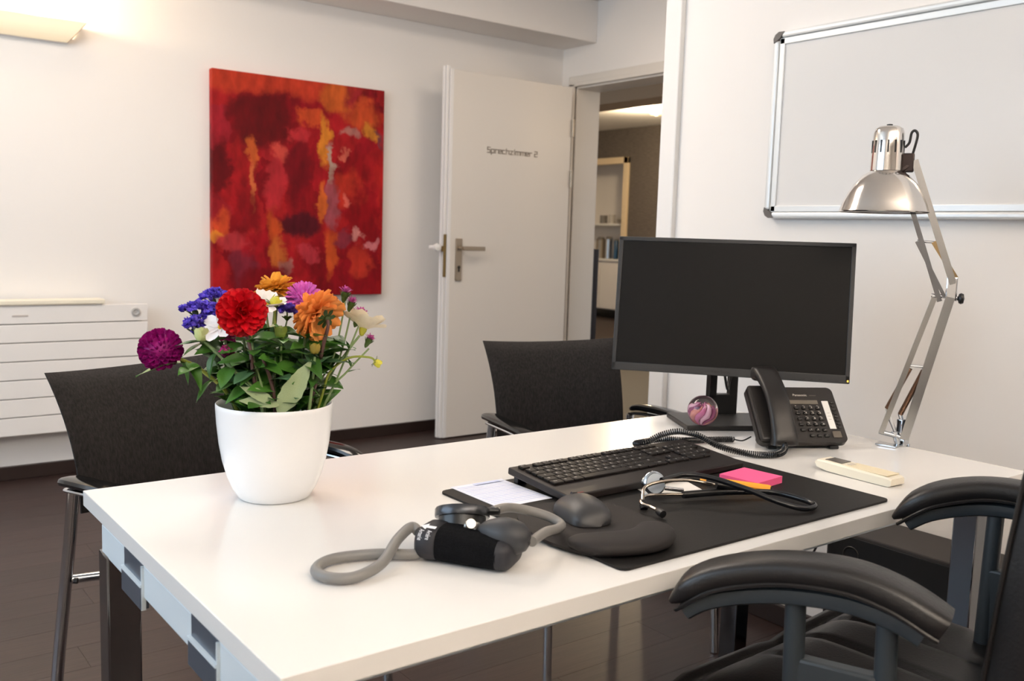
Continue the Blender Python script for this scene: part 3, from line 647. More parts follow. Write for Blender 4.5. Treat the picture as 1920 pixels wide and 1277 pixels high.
# ---- stethoscope
sto = (1.16,1.0,PZ); st = thing('stethoscope','black stethoscope with steel chest piece lying across the desk pad','stethoscope',sto)
tub = M('black_tubing',(20,21,24),.22)
cz = V(1.128,1.066,.7465); ax = V(-.35,-.86,.22).normalized()
b = B(sto); b.lathe([(0,.004),(.017,.004),(.0195,.002),(.0205,-.001),(.0195,-.004),(.012,-.006),(.009,-.016),(.013,-.019),(.014,-.023),(0,-.024)],cz,28,ax); cp = b.obj('chest_piece', M('polished_steel',(196,204,212),.12,1), st)
b = B(sto); b.lathe([(0,.0048),(.0165,.0045)],cz,28,ax); b.obj('diaphragm', M('diaphragm_grey',(196,204,212),.2,coat=.4), cp)
B(sto).cyl(cz-ax*.011+V(.002,-.004,-.006),cz-ax*.011+V(.045,-.03,-.012),.0036).obj('stem', chrome_m, st)
# headset tubes (steel) with ear tips, then rubber tubing
B(sto).tube(catmull([(1.058,1.022,.733),(1.068,1.034,.742),(1.085,1.044,.752),(1.115,1.036,.7585),(1.165,1.024,.756),(1.205,1.003,.748)],7),.0028,10).obj('ear_tube', M('tube_steel',(190,180,168),.2,1), st)
B(sto).tube(catmull([(1.049,.982,.7335),(1.052,1.0,.734),(1.05,1.016,.735),(1.058,1.028,.7365),(1.085,1.043,.737),(1.12,1.038,.735),(1.16,1.02,.734)],7),.0026,10).obj('ear_tube', MATS['tube_steel'], st)
B(sto).lathe([(0,-.010),(.006,-.009),(.007,-.002),(.005,.006),(0,.008)],(1.060,1.024,.7315),14,(.3,.5,.5)).obj('ear_tip', rub_m, st)
B(sto).lathe([(0,-.008),(.006,-.007),(.0065,0),(.0045,.010),(.003,.012),(0,.012)],(1.047,.974,.7325),14,(.2,.9,.1)).obj('ear_tip', rub_m, st)
B(sto).tube(catmull([(1.115,1.039,.7595),(1.165,1.036,.7625),(1.192,1.004,.762),(1.218,.947,.752),(1.240,.902,.739),(1.266,.872,.731),(1.298,.872,.7305),(1.308,.90,.732),(1.297,.95,.734),(1.255,.975,.735),(1.20,1.003,.735),(1.155,1.02,.734)],8),.0047,12).obj('tubing', tub, st)
b = B(sto); b.tube(catmull([(1.205,1.0,.748),(1.24,.985,.742),(1.262,.975,.736)],6),.0058,12); b.tube(catmull([(1.15,1.022,.734),(1.2,1.004,.735),(1.24,.985,.736)],6),.006,12); b.obj('yoke', rub_m, st)
# ---- blood pressure set
bo = (.70,.99,TZ); bt = thing('blood_pressure_set','rolled black blood pressure cuff with gauge, rubber bulb and grey tubing on the bare desk','blood pressure monitor',bo)
velc = M('black_velcro',(14,14,17),.95,bump=(900,1.0),noise=(500,.5),spec=.15)
ca, cb_ = V(.660,1.032,.7435), V(.728,.924,.7415); cd = (cb_-ca)
B(bo).tube([ca+cd*k for k in (.16,.3,.5,.7,.86)],[.032,.0335,.034,.034,.0335],24,[.0225,.023,.0228,.0225,.0215],up=(0,0,1),sup=.75).obj('cuff', velc, bt, 60)
nyl = M('black_nylon',(30,30,36),.55)
cu = B(bo).tube([ca+cd*k for k in (-.05,0,.08,.17,.19)],[.028,.0335,.0345,.034,.032],24,[.018,.0225,.0235,.0230,.020],up=(0,0,1),sup=.7).obj('cuff_sleeve', nyl, bt, 60)
B(bo).tube([ca+cd*k for k in (.85,.9,.96,1.0)],[.0335,.033,.030,.022],24,[.0212,.0208,.018,.012],up=(0,0,1),sup=.7).obj('cuff_end', nyl, bt, 60)
cdn = cd.normalized(); sd_ = cdn.cross(V(0,0,1)).normalized()
# print on the sleeve: on its camera side, an arrow over two short lines of lettering
wt = M('print_white',(232,232,236),.6)
def sleeve(a, t, off=.0008):
    """point on the sleeve surface: angle a from the near side upwards, t along the cuff"""
    k = .0345+off; h = .0235+off; ca_, sa_ = cos(a), sin(a)
    ca_ = math.copysign(abs(ca_)**.7, ca_); sa_ = math.copysign(abs(sa_)**.7, sa_)
    return ca + cd*t - V(0,0,0) + (-sd_ if (-sd_).dot(V(-.6,-.8,0)) > 0 else sd_)*k*ca_ + V(0,0,1)*h*sa_
b = B(bo)
def strip(P): b.f([b.v(p) for p in P])
strip([sleeve(1.15,-.01),sleeve(1.42,.06),sleeve(.93,.06)]); strip([sleeve(1.26,.06),sleeve(1.26,.16),sleeve(1.06,.16),sleeve(1.06,.06)])
b.obj('sleeve_print', wt, cu, smooth=0)
def curved_text(txt, t0, a0, a1, hgt):
    me = textmesh(txt, 1, .0); xs_ = [v.co.x for v in me.vertices]; lo_, hi_ = min(xs_), max(xs_)
    for v in me.vertices:
        k = (v.co.x-lo_)/(hi_-lo_); p = sleeve(a0+(a1-a0)*k, t0+v.co.y*hgt*.9); v.co = p-V(*bo)
    me.materials.clear(); me.materials.append(wt); o = bpy.data.objects.new('sleeve_lettering', me); C.objects.link(o); o.parent = cu
curved_text('Arterie',.03,.90,.22,.085); curved_text('Artère',.115,.90,.30,.085)
go = V(.717,1.034,0)
gq = V(.57*.5,.82*.5,1).normalized(); go = V(.714,1.030,.757)
gx = M('gauge_black',(24,25,27),.3)
B(bo).lathe([(0,-.022),(.026,-.022),(.0325,-.016),(.033,.006),(0,.006)],go,32,gq).obj('gauge_body', gx, bt)
B(bo).lathe([(.033,.006),(.0375,.0065),(.038,.009),(.038,.017),(.0365,.0195),(.033,.0195),(.033,.0175),(0,.0175)],go,32,gq).obj('gauge_rim', M('gauge_rim_metal',(70,72,76),.25,.7), bt)
B(bo).box((.752,1.012,.7715),(.022,.012,.010),.003,Matrix.Rotation(-.58,3,'Z')).obj('gauge_port', gx, bt)
bx = V(.50,-.86,-.08).normalized(); bc_ = V(.722,.945,.7615)
L_ = .036
B(bo).lathe([(.0045,-L_*1.12),(.007,-L_*.95),(.0145,-L_*.72),(.0205,-L_*.35),(.0235,.0),(.0235,L_*.3),(.021,L_*.62),(.014,L_*.9),(.006,L_*1.0),(.003,L_*.97),(0,L_*.9)],bc_,28,bx).obj('bulb', M('bulb_rubber',(50,51,54),.5), bt, 60)
vb = bc_-bx*L_*1.05
vm_ = M('valve_metal',(170,168,164),.32,1)
B(bo).lathe([(.004,-.018),(.0075,-.017),(.0078,-.010),(.006,-.008),(.008,-.006),(.008,.0),(.005,.002),(0,.002)],vb,16,bx).obj('valve', vm_, bt)
B(bo).lathe([(.0,-.004),(.0065,-.004),(.0065,.004),(0,.004)],vb-bx*.012+V(-.004,-.008,.006),14,(-.4,-.8,.5)).obj('valve_knob', vm_, bt)
tg = M('grey_rubber_tube',(124,122,120),.42)
B(bo).tube(catmull([(.657,1.052,.748),(.652,1.062,.752),(.62,1.044,.745),(.575,1.006,.733),(.53,.992,.7285),(.502,1.008,.7285),(.501,1.04,.7285),(.535,1.064,.7285),(.59,1.052,.7285),(.635,1.022,.729),(.655,1.03,.733)],8),.0072,14).obj('tube', tg, bt)
B(bo).tube(catmull([(.752,1.012,.7715),(.79,1.030,.766),(.822,1.031,.758),(.852,1.014,.748),(.858,.990,.742),(.835,.968,.745),(.795,.948,.752),(.745,.915,.757)],8),.0068,14).obj('tube', tg, bt)
# ---- remote control
ao = (1.575,.968,TZ); ar = thing('remote_control','cream air conditioner remote control lying near the right end of the desk','remote control',ao,rad(-1.5))
b = B(); rings = []
for yv, w, z0_, z1_ in ((.084,.020,.012,.016),(.078,.0225,.006,.020),(.055,.0235,.002,.0205),(.0,.0235,.001,.019),(-.06,.0235,.001,.018),(-.075,.023,.001,.017),(-.079,.0215,.003,.015)):
    rings.append(b.ring([(-w,yv,z0_),(w,yv,z0_),(w,yv,z1_-.003),(w-.003,yv,z1_),(-w+.003,yv,z1_),(-w,yv,z1_-.003)]))
b.skin(rings); b.obj('body', cream_m, ar, 25)
B().box((.002,.048,.0207),(.030,.036,.0012)).obj('display', M('lcd_dark',(92,86,80),.25), ar); B().box((.001,-.025,.0192),(.040,.088,.0016),.0006).obj('flap', M('flap_cream',(236,222,190),.45), ar)
B().box((0,.016,.0202),(.016,.009,.0015),.0006).obj('button', M('button_grey',(206,196,180),.5), ar)
# ---- monitor
mn = thing('monitor','black computer monitor with dark screen on a flat square stand','monitor',(1.746,1.435,TZ))
mo_ = V(1.746,1.435,TZ); yw, tl = rad(-50.997), rad(9.012)
mr_ = V(cos(yw),sin(yw),0); mn_ = V(sin(yw),-cos(yw),0); mu = V(0,0,1)*cos(tl)-mn_*sin(tl); mf = mr_.cross(mu)
MC = V(1.734,1.424,.999)-mo_; MW, MH = .54, .3205
MX = Matrix(((mr_.x,mu.x,mf.x,MC.x),(mr_.y,mu.y,mf.y,MC.y),(mr_.z,mu.z,mf.z,MC.z),(0,0,0,1)))
bz = M('bezel_black',(40,40,41),.42)
b = B(); t_ = .010; bb = .019
b.box((0,MH/2-t_/2,-.006),(MW,t_,.016),.0015); b.box((0,-MH/2+bb/2,-.006),(MW,bb,.016),.0015); b.box((-MW/2+t_/2,0,-.006),(t_,MH-.003,.016),.0015); b.box((MW/2-t_/2,0,-.006),(t_,MH-.003,.016),.0015)
b.xf(MX).obj('bezel', bz, mn)
B().box((0,(bb-t_)/2,-.003),(MW-2*t_+.002,MH-t_-bb+.002,.006)).xf(MX).obj('screen', M('matte_screen',(14,12,11),.42,spec=.2), mn, smooth=0)
B().box((0,0,-.026),(MW-.02,MH-.02,.03),.010).xf(MX).obj('back_shell', blk_m, mn)
text('brand_lettering','ViewSonic',.011,M('bezel_lettering',(16,16,17),.4),mn,MX @ Matrix.Translation((-.015,-MH/2+.0095,.0022)),.0003)
b = B()
for i in range(5): b.box((MW/2-.10+i*.018,-MH/2+.005,.002),(.007,.002,.001))
b.xf(MX).obj('button_marks', blk_m, mn)
B().box((MW/2-.004,-MH/2+.006,.0025),(.003,.004,.001)).xf(MX).obj('power_light', M('amber_led',(255,180,60),.4,emit=((255,180,60),3)), mn)
rz = rad(-30); RB = Matrix.Rotation(rz,3,'Z')
B().box((0,0,.0065),(.235,.162,.012),.002,RB).obj('stand_base', blk2_m, mn)
yb = RB @ V(0,1,0); xb = RB @ V(1,0,0); cc = V(1.800,1.492,TZ)-mo_; cc.z = 0
b = B(); b.box(cc+V(0,0,.036),(.074,.024,.050),.003,RB)
for s in (-1,1): b.box(cc+xb*(s*.0265)+V(0,0,.19),(.021,.024,.28),.003,RB)
b.box(cc+V(0,0,.30),(.074,.024,.06),.003,RB); b.obj('stand_column', blk_m, mn)
b = B(); q = MC-mf*.04; b.tube([cc+V(0,0,.295)+yb*-.01,q],[.03,.035],12); b.obj('stand_arm', blk_m, mn)
tag(B().tube(catmull([(1.752,1.478,.90),(1.758,1.455,.845),(1.772,1.452,.80),(1.79,1.462,.815),(1.80,1.462,.84),(1.80,1.462,.88)],7),.0032,8).obj('monitor_cable', rub_m),'black cable looping down in front of the monitor stand','cable')
# ---- glass paperweight
bo2 = (1.636,1.408,TZ+.0125+.0005); gb = thing('glass_paperweight','clear glass ball with pink swirls on the monitor stand','paperweight',bo2)
sph = lambda r, squash=1: [(r*sin(pi*i/20), r-r*cos(pi*i/20)*squash) for i in range(21)]
B().lathe(sph(.0345),(0,0,0),40).obj('glass', M('clear_glass',(255,255,255),.0,trans=1), gb)
random.seed(3)
pk = [M('pink_swirl',(214,120,170),.35), M('pale_pink_swirl',(238,186,212),.35), M('magenta_swirl',(150,52,110),.35), M('coral_swirl',(222,146,140),.35)]
for i in range(9):
    a = 2*pi*i/9; r_ = .0145+.004*random.random(); P = []
    for k in range(9):
        t = k/8; P.append(V((.004+r_*sin(pi*t)*.95)*cos(a+t*1.6),(.004+r_*sin(pi*t)*.95)*sin(a+t*1.6),.010+.040*t*(.75+.25*random.random())))
    B().tube(P,lambda t: .0062*math.sin(pi*min(.97,max(.06,t))),10).obj('swirl', pk[i%4], gb, 80)
# ---- telephone
pho = (1.590,1.205,TZ); ph = thing('desk_telephone','black office desk telephone with handset, keypad and white label strip','telephone',pho,rad(-30))
PW_, PLn, TA = .198, .142, rad(45)
FM = Matrix.Translation((0,.004,.016)) @ Matrix.Rotation(TA,4,'X')
pbk = M('phone_black',(34,30,28),.42,bump=(800,.05))
b = B(); pts = []
for cx, cy, a0 in ((PW_-.014,PLn-.010,0),(.010,PLn-.010,90),(.010,.012,180),(PW_-.014,.014,270)):
    R1 = .012
    pts += [(cx+R1*cos(rad(a0+k*22.5)), cy+R1*sin(rad(a0+k*22.5)), -.014) for k in range(5)]
b.poly(pts,(0,0,.014)).xf(FM).obj('body', pbk, ph, 30)
b = B(); b.box((PW_/2,.052,.020),(PW_-.03,.03,.038),.003); b.box((PW_/2,.075,.035),(PW_-.04,.02,.068),.003); b.obj('foot_stand', pbk, ph)
B().box((PW_-.03,.02,.004),(.02,.016,.007),.002).obj('rubber_foot', rub_m, ph); B().box((.03,.02,.004),(.02,.016,.007),.002).obj('rubber_foot', rub_m, ph)
# cradle and handset
b = B(); b.box((.030,.072,.004),(.060,.140,.014),.005); b.xf(FM).obj('cradle', pbk, ph)
b = B(); hp_ = [(-.012,.012),(.0,.022),(.02,.030),(.05,.038),(.085,.041),(.115,.038),(.145,.030),(.163,.022),(.172,.012)]
P = [V(.043,y,z) for y, z in catmull([(a,c_,0) for a, c_ in hp_],4) and [(p.x,p.y) for p in catmull([(a,c_,0) for a, c_ in hp_],4)]]
b.tube(P,lambda k: .024+.005*abs(2*k-1)**2,18,lambda k: .010+.010*abs(2*k-1)**3*(1 if .04<k<.96 else .7),up=(0,0,1),sup=.55)
b.xf(FM).obj('handset', M('handset_black',(27,24,23),.36,bump=(800,.05)), ph, 60)
B().box((.122,.104,.0006),(.064,.010,.0016),.0005).xf(FM).obj('display', M('phone_lcd',(112,106,96),.3), ph)
lw = M('phone_print',(206,200,192),.5)
text('brand_lettering','Panasonic',.0082,lw,ph,FM @ Matrix.Translation((.118,.1225,.0006)),.0004); B().box((.1475,.1220,.0004),(.015,.0022,.0006)).xf(FM).obj('faint_print', M('print_dim',(84,79,74),.5), ph, smooth=0)
kbm = M('phone_key',(24,22,21),.3); kd = bmesh.new(); kme = B().box((0,0,.0018),(.0105,.0068,.0042),.0016).mesh('key', kbm)
cols = [.1015,.1185,.1345,.1505]; digs = [['','1','2','3'],['','4','5','6'],['','7','8','9'],['','*','0','#'],['·','◂','▸','-'],[None,'·','·','·']]
for r, row_ in enumerate(digs):
    for c_, tx in enumerate(row_):
        if tx is None: continue
        yy = .0885-r*.0142; xx = cols[c_]
        o = bpy.data.objects.new('key', kme); C.objects.link(o); o.parent = ph; o.matrix_local = FM @ Matrix.Translation((xx,yy,0))
        if tx:
            tm = textmesh(tx,.0068,.0002); tm.transform(FM @ Matrix.Translation((xx,yy,.0040))); kd.from_mesh(tm); bpy.data.meshes.remove(tm)
        if r < 4: 
            tm = textmesh('abc' if c_ else 'fn',.0030,.0002); tm.transform(FM @ Matrix.Translation((xx,yy+.0062,.0004))); kd.from_mesh(tm); bpy.data.meshes.remove(tm)
me = bpy.data.meshes.new('key_legends'); kd.to_mesh(me); kd.free(); me.materials.append(lw); o = bpy.data.objects.new('key_legends', me); C.objects.link(o); o.parent = ph; o['kind'] = 'stuff'
B().box((.1705,.071,.0008),(.0145,.072,.0016),.0005).xf(FM).obj('label_strip', white_m, ph)
b = B()
for i in range(3): b.box((.170,.075-i*.008,.0018),(.006,.0006,.0003))
b.xf(FM).obj('label_pencil_marks', M('pencil_grey',(170,166,160),.6), ph)
sk = B().box((0,0,.001),(.008,.0052,.003),.0012).mesh('side_key', kbm)
for i in range(8):
    o = bpy.data.objects.new('side_key', sk); C.objects.link(o); o.parent = ph; o.matrix_local = FM @ Matrix.Translation((.186,.103-i*.0092,0))
B().box((.1745,.0205,.0012),(.020,.0165,.0036),.002).xf(FM).obj('navigation_key', M('nav_grey',(98,90,80),.35), ph)
# coiled cord
path = catmull([(1.622,1.178,.752),(1.60,1.155,.732),(1.558,1.146,.728),(1.515,1.178,.728),(1.482,1.226,.737),(1.455,1.262,.756),(1.425,1.290,.762),(1.395,1.312,.752),(1.372,1.330,.735),(1.378,1.362,.728),(1.412,1.366,.728),(1.445,1.345,.733),(1.475,1.318,.733),(1.515,1.318,.728),(1.555,1.306,.728),(1.598,1.285,.728)],24)
L_ = 0; P = []; prev = None
for a, c_ in zip(path, path[1:]):
    sg = (c_-a).length; nn = max(2,int(sg/.00042))
    t = (c_-a).normalized(); n1 = t.cross(V(0,0,1)).normalized(); n2 = n1.cross(t)
    for k in range(nn):
        ph_ = (L_+sg*k/nn)/.0042*2*pi; P.append(a+(c_-a)*k/nn + n1*.0055*cos(ph_)+n2*.0055*sin(ph_))
    L_ += sg
co = V(1.5,1.27,TZ); b = B(co); b.tube(P,.0017,5)
o = b.obj('coiled_cord', tub, smooth=60); o.location = co; tag(o,'black coiled telephone cord looping on the desk from the handset','cord')
b = B(pho); tag(B().tube(catmull([(1.598,1.285,.728),(1.612,1.272,.726),(1.628,1.262,.735)],5),.0016,6).obj('cord_end', tub),'thin straight end of the coiled cord going under the telephone','cord')
# ---- desk lamp
lo_ = (1.90,1.085,TZ); lp = thing('desk_lamp','polished chrome jointed desk lamp clamped to the desk edge before the whiteboard','desk lamp',lo_)
lch = M('lamp_chrome',(222,218,214),.14,1); lba = M('lamp_bar_metal',(176,175,174),.24,1)
axl = V(.42,-.74,0).normalized(); nrm = V(.869,.495,0)
b = B(lo_); b.box((1.880,1.092,.7225),(.030,.045,.004),.001,Matrix.Rotation(.2,3,'Z')); b.box((1.912,1.078,.728),(.022,.022,.016),.002); b.box((1.921,1.08,.70),(.006,.03,.05),.001); b.box((1.905,1.08,.676),(.034,.03,.005),.001); b.obj('clamp', chrome_m, lp)
b = B(lo_); b.cyl((1.905,1.082,.725),(1.898,1.088,.752),.008); b.cyl(V(1.880,1.115,.748),V(1.909,1.066,.738),.0055); b.obj('pivot', chrome_m, lp)
def fbar(a, c_, w, d_, nm='arm_bar', m=None):
    m = m or lba; a, c_ = V(*a), V(*c_); t = (c_-a).normalized(); side = t.cross(nrm).normalized(); b = B(lo_)
    rings = []
    for p in (a, c_): rings.append(b.ring([p+side*w*i+nrm*d_*j for i, j in ((-.5,-.5),(.5,-.5),(.5,.5),(-.5,.5))]))
    b.skin(rings); return b.obj(nm, m, lp, 20)
fbar((1.882,1.111,.745),(1.924,1.037,1.048),.011,.016); fbar((1.906,1.070,.737),(1.940,1.011,1.050),.018,.018)
b = B(lo_); b.cyl((1.903,1.074,.899),(1.925,1.037,.897),.0028); b.cyl((1.903,1.074,1.166),(1.920,1.045,1.164),.0028); b.cyl((1.921,1.043,1.052),(1.944,1.003,1.050),.0040); b.obj('cross_pin', chrome_m, lp)
spm = M('bronze_spring',(120,92,74),.3,.8)
def spring(a, c_, r=.0048):
    a, c_ = V(*a), V(*c_); t = c_-a; ln = t.length; n1 = t.cross(nrm).normalized(); n2 = n1.cross(t.normalized()); P = []
    for k in range(int(ln/.0026)*9):
        u = k/(int(ln/.0026)*9); P.append(a+t*u+n1*r*cos(k/9*2*pi)+n2*r*sin(k/9*2*pi))
    B(lo_).tube(P,.0014,5).obj('spring', spm, lp, 60)
spring((1.906,1.070,.892),(1.887,1.104,.800)); spring((1.920,1.046,.890),(1.900,1.080,.790))
b = B(lo_); b.tube([(1.886,1.103,.800),(1.890,1.095,.775),(1.896,1.086,.752)],.004,8); b.tube([(1.899,1.08,.792),(1.904,1.075,.770),(1.903,1.079,.750)],.0045,8); b.box((1.902,1.078,.765),(.014,.014,.03),.002); b.obj('spring_hook', chrome_m, lp)
# upper arm
fbar((1.929,1.028,1.040),(1.884,1.108,1.300),.010,.012,m=dchrome_m); fbar((1.941,1.008,1.078),(1.895,1.089,1.335),.014,.016)
fbar((1.933,1.020,1.050),(1.903,1.075,1.165),.007,.006,m=dchrome_m); fbar((1.943,1.004,1.09),(1.919,1.046,1.165),.010,.008,m=M('gold_reflection_chrome',(176,150,110),.25,1))  # last bar: warm gold reflection on the chrome put into its colour
b = B(lo_); b.box((1.940,1.010,1.068),(.016,.022,.05),.003,Matrix.Rotation(.5,3,'Z')); b.cyl((1.936,1.017,1.048),(1.946,1.0,1.048),.006); b.obj('elbow_bracket', chrome_m, lp)
b = B(lo_); b.lathe([(.004,-.012),(.0045,-.002),(.010,0),(.012,.004),(.010,.009),(0,.011)],(1.9475,.9965,1.048),10,(.42,-.74,0)); b.obj('elbow_knob', rub_m, lp)
b = B(lo_); b.tube(catmull([(1.890,1.098,1.325),(1.885,1.104,1.318),(1.878,1.115,1.31)],4),.009,10); b.box((1.889,1.100,1.330),(.018,.024,.04),.003,Matrix.Rotation(.5,3,'Z')); b.obj('head_joint', M('dark_joint',(60,50,48),.3,.6), lp)
sc_ = V(1.868,1.136,0)
b = B(lo_); pr = [(.0895,1.2245),(.092,1.2265),(.0905,1.229),(.086,1.243),(.077,1.263),(.064,1.285),(.048,1.303),(.034,1.312),(.031,1.314)]
b.lathe(pr,sc_,56); b.obj('shade', lch, lp, 50)
b = B(lo_); b.lathe([(r-.0015,z-.0015) for r, z in pr[2:]]+[(.0,1.312)],sc_,48); b.obj('shade_inside', M('shade_inner_white',(190,192,196),.4), lp, 50)
b = B(lo_); b.lathe([(.0335,1.313),(.0335,1.320),(.0325,1.36),(.0310,1.392),(.0275,1.402),(.020,1.4065),(0,1.407)],sc_,40); cap = b.obj('shade_cap', lch, lp, 40)
b = B(lo_)
for k in range(14):
    a = 2*pi*k/14+.1; p = sc_+V(.0326*cos(a),.0326*sin(a),1.363); b.box(p,(.0016,.0032,.026),0,Matrix.Rotation(a,3,'Z'))
b.obj('vent_slot', rub_m, cap, smooth=0)
b = B(lo_); b.lathe([(.006,1.406),(.006,1.411),(0,1.412)],sc_,12); b.obj('switch', rub_m, lp)
B(lo_).lathe([(0,1.24),(.018,1.246),(.026,1.262),(.022,1.282),(.014,1.297),(.013,1.312)],sc_,24).obj('bulb', M('bulb_glass',(230,228,222),.2), lp, 60)
B(lo_).tube(catmull([(1.884,1.107,1.362),(1.888,1.100,1.372),(1.8895,1.0975,1.392),(1.893,1.092,1.397),(1.8955,1.087,1.388),(1.894,1.09,1.365),(1.891,1.096,1.335)],6),.0028,8).obj('lamp_cord', rub_m, lp)
# ================================================================== FLOWER POT AND CUT FLOWERS
FX, FY = .603, 1.405
pp = (FX,FY,TZ)
b = B(pp); b.lathe([(0,.722),(.048,.7205),(.0545,.7205),(.0575,.723),(.0665,.738),(.0745,.757),(.0815,.782),(.0865,.81),(.0900,.842),(.0915,.866),(.0917,.8725),(.0905,.874),(.0885,.8725),(.087,.865),(.0855,.84),(.082,.81),(.077,.785),(.069,.757),(.06,.738),(.05,.73),(0,.729)],(FX,FY,0),64)
pt_ = tag(b.obj('flower_pot', pot_m, smooth=50),'white round ceramic pot full of cut flowers on the desk','pot'); pt_.location = pp
PB = V(FX,FY,.74)
eR, eF = V(.919,-.394,0), V(-.394,-.919,0)          # towards the right of the room and towards the camera side
stem_g = M('green_stem',(126,150,96),.5); stem_p = M('purple_brown_stem',(92,62,58),.5); stem_d = M('dark_green_stem',(74,96,52),.5); stem_y = M('yellow_green_stem',(140,150,56),.5)
leaf_m = M('leaf_green',(66,112,40),.38,noise=(70,.3),rnd=.35); leaf_b = M('leaf_blue_green',(74,112,74),.45,noise=(70,.25),rnd=.25); leaf_pale = M('leaf_pale_underside',(148,164,122),.6,noise=(120,.12)); sep_m = M('sepal_green',(72,96,36),.5)
def leafmesh(name, m, wd=.34, curl=.25, fold=.12, ser=0):
    b = B(); n, k = 12, 3; g = []
    for i in range(n+1):
        t = i/n; w = wd*.5*sin(pi*t**.8)**.9*(1-.15*t)*(1+ser*(.5 if i % 2 else -.5)); row = []
        for j in range(-k, k+1):
            s_ = j/k; row.append(b.v((w*s_, t, fold*abs(s_)*w*2.2 - curl*t*t + .015*sin(9*t+s_*2))))
        g.append(row)
    for i in range(n):
        for j in range(2*k): b.f([g[i][j],g[i][j+1],g[i+1][j+1],g[i+1][j]])
    bmesh.ops.remove_doubles(b.bm, verts=b.bm.verts, dist=.0005)
    return b.mesh(name, m, 80)
LM = {'a':leafmesh('leaf',leaf_m,.55,.22), 'b':leafmesh('leaf',leaf_m,.48,.45,.2), 'c':leafmesh('leaf',leaf_b,.58,.15,.1), 'p':leafmesh('leaf',leaf_pale,.36,.12,.08,.10), 'n':leafmesh('leaf',leaf_m,.24,.3,.2)}
def orient(d, n):
    d = Vector(d).normalized(); n = Vector(n); x = d.cross(n)
    if x.length < 1e-4: x = d.orthogonal()
    x.normalize(); z = x.cross(d); return Matrix((x,d,z)).transposed().to_quaternion()
def leaf(parent, org, p, d, ln, k='a', up=(0,0,1), w=1):
    p, d = Vector(p), Vector(d).normalized()
    if k != 'p' and p.z > .80:                               # keep blades clear of the pot wall
        for _ in range(12):
            e = p+d*ln
            if e.z < .892 and (V(e.x-FX,e.y-FY,0).length > .055 or p.z < .87): d = (d+V(0,0,.25)).normalized()
            else: break
    o = bpy.data.objects.new('leaf', LM[k]); C.objects.link(o); o.parent = parent; o.location = Vector(p)-Vector(org)
    o.rotation_mode = 'QUATERNION'; o.rotation_quaternion = orient(d, up); o.scale = (ln*w, ln, ln); return o
def flower(name, label, cat, P, r, m, group=None):
    """cut flower standing in the pot: an Empty at the foot of the stem"""
    t = thing(name, label, cat, P[0], 0, group); pa_ = catmull(P, 6)
    B(P[0]).tube(pa_, lambda k: r*(1-.25*k), 8).obj('stem', m, t); return t, pa_
def foot(dx, dy): return V(FX+dx*.03, FY+dy*.03, .732)
GA = pi*(3-5**.5)
def petalgrid(b, base, q, ln, wd, cup, curl, tip=.55, n=4):
    g = []
    for i in range(n+1):
        t = i/n; w = wd*(.30+.70*sin(pi*min(1,.12+t*.62))) * (1 if i < n else tip); row = []
        for j in (-1,-.45,.45,1):
            row.append(b.v(base + q @ V(w*j*.5, ln*t, cup*wd*(abs(j)**1.5)*.5 + curl*ln*t*t)))
        g.append(row)
    for i in range(n):
        for j in range(3): b.f([g[i][j],g[i][j+1],g[i+1][j+1],g[i+1][j]])
def dahlia(parent, org, c, axis, R, m, N=90, th1=112, flat=1.0, tight=.5, ln=.62, wd=.42, name='flower_head', seed=1, jit=.12, curl=-.18, cup=.5, th0=6):
    rnd_ = random.Random(seed); b = B(org); Q = V(0,0,1).rotation_difference(Vector(axis).normalized()); c = Vector(c)
    for i in range(N):
        f_ = math.sqrt((i+.5)/N); th = rad(th0+(th1-th0)*f_); ph = i*GA + rnd_.uniform(-.1,.1)
        d = V(sin(th)*cos(ph), sin(th)*sin(ph), cos(th)*flat)
        th2 = max(0, th-rad(20)*(1-f_)); dd = V(sin(th2)*cos(ph), sin(th2)*sin(ph), cos(th2)*flat)
        dd = (dd+V(*(rnd_.uniform(-jit,jit) for _ in range(3)))).normalized()
        base = d*R*(1-ln)*(tight+.3); L_ = (R-base.length)*rnd_.uniform(.9,1.06)*(.80+.20*f_)
        pole = V(0,0,1)-dd*dd.z; pole = pole.normalized() if pole.length > .01 else V(cos(ph),sin(ph),0)*-1
        q = Q @ orient(dd, pole)
        petalgrid(b, c+Q@base, q, L_, R*wd*(.55+.45*f_), cup, curl)
    k = R*(1-ln)*(tight+.3)
    b.lathe([(k*1.02*sin(pi*i/10),-k*1.02*flat*cos(pi*i/10)) for i in range(11)], c, 16, axis)
    return b.obj(name, m, parent, 80)
def calyx(parent, org, c, axis, R, m=None, n=7):
    b = B(org); Q = V(0,0,1).rotation_difference(Vector(axis).normalized()); c = Vector(c)
    b.lathe([(0,-R*.5),(R*.35,-R*.42),(R*.5,-R*.15),(R*.45,.1*R)],c,14,axis)
    for i in range(n):
        a = 2*pi*i/n; dd = V(cos(a)*.85,sin(a)*.85,.35).normalized(); petalgrid(b, c+Q@V(cos(a)*R*.35,sin(a)*R*.35,-.1*R), Q@orient(dd,(0,0,1)), R*.95, R*.6, .2, -.3, .25)
    return b.obj('calyx', m or sep_m, parent, 70)
def pet_m(n, c, k=.12): return M(n, c, .5, noise=(90,k), sss=.0, spec=.3)
RED = pet_m('crimson_petal',(206,8,26),.30); PUR = pet_m('purple_petal',(152,16,116),.3); ORA = pet_m('orange_petal',(255,160,84),.12); AMB = pet_m('amber_petal',(255,184,78),.12); PNK = pet_m('pink_petal',(224,118,204),.14)
BLU = pet_m('violet_blue_floret',(104,84,206),.3); WHI = pet_m('white_petal',(246,242,240),.05); CRE = pet_m('cream_petal',(250,236,208),.06); AST = pet_m('aster_pink_petal',(196,92,160),.2); MAG = pet_m('magenta_floret',(206,60,146),.2)
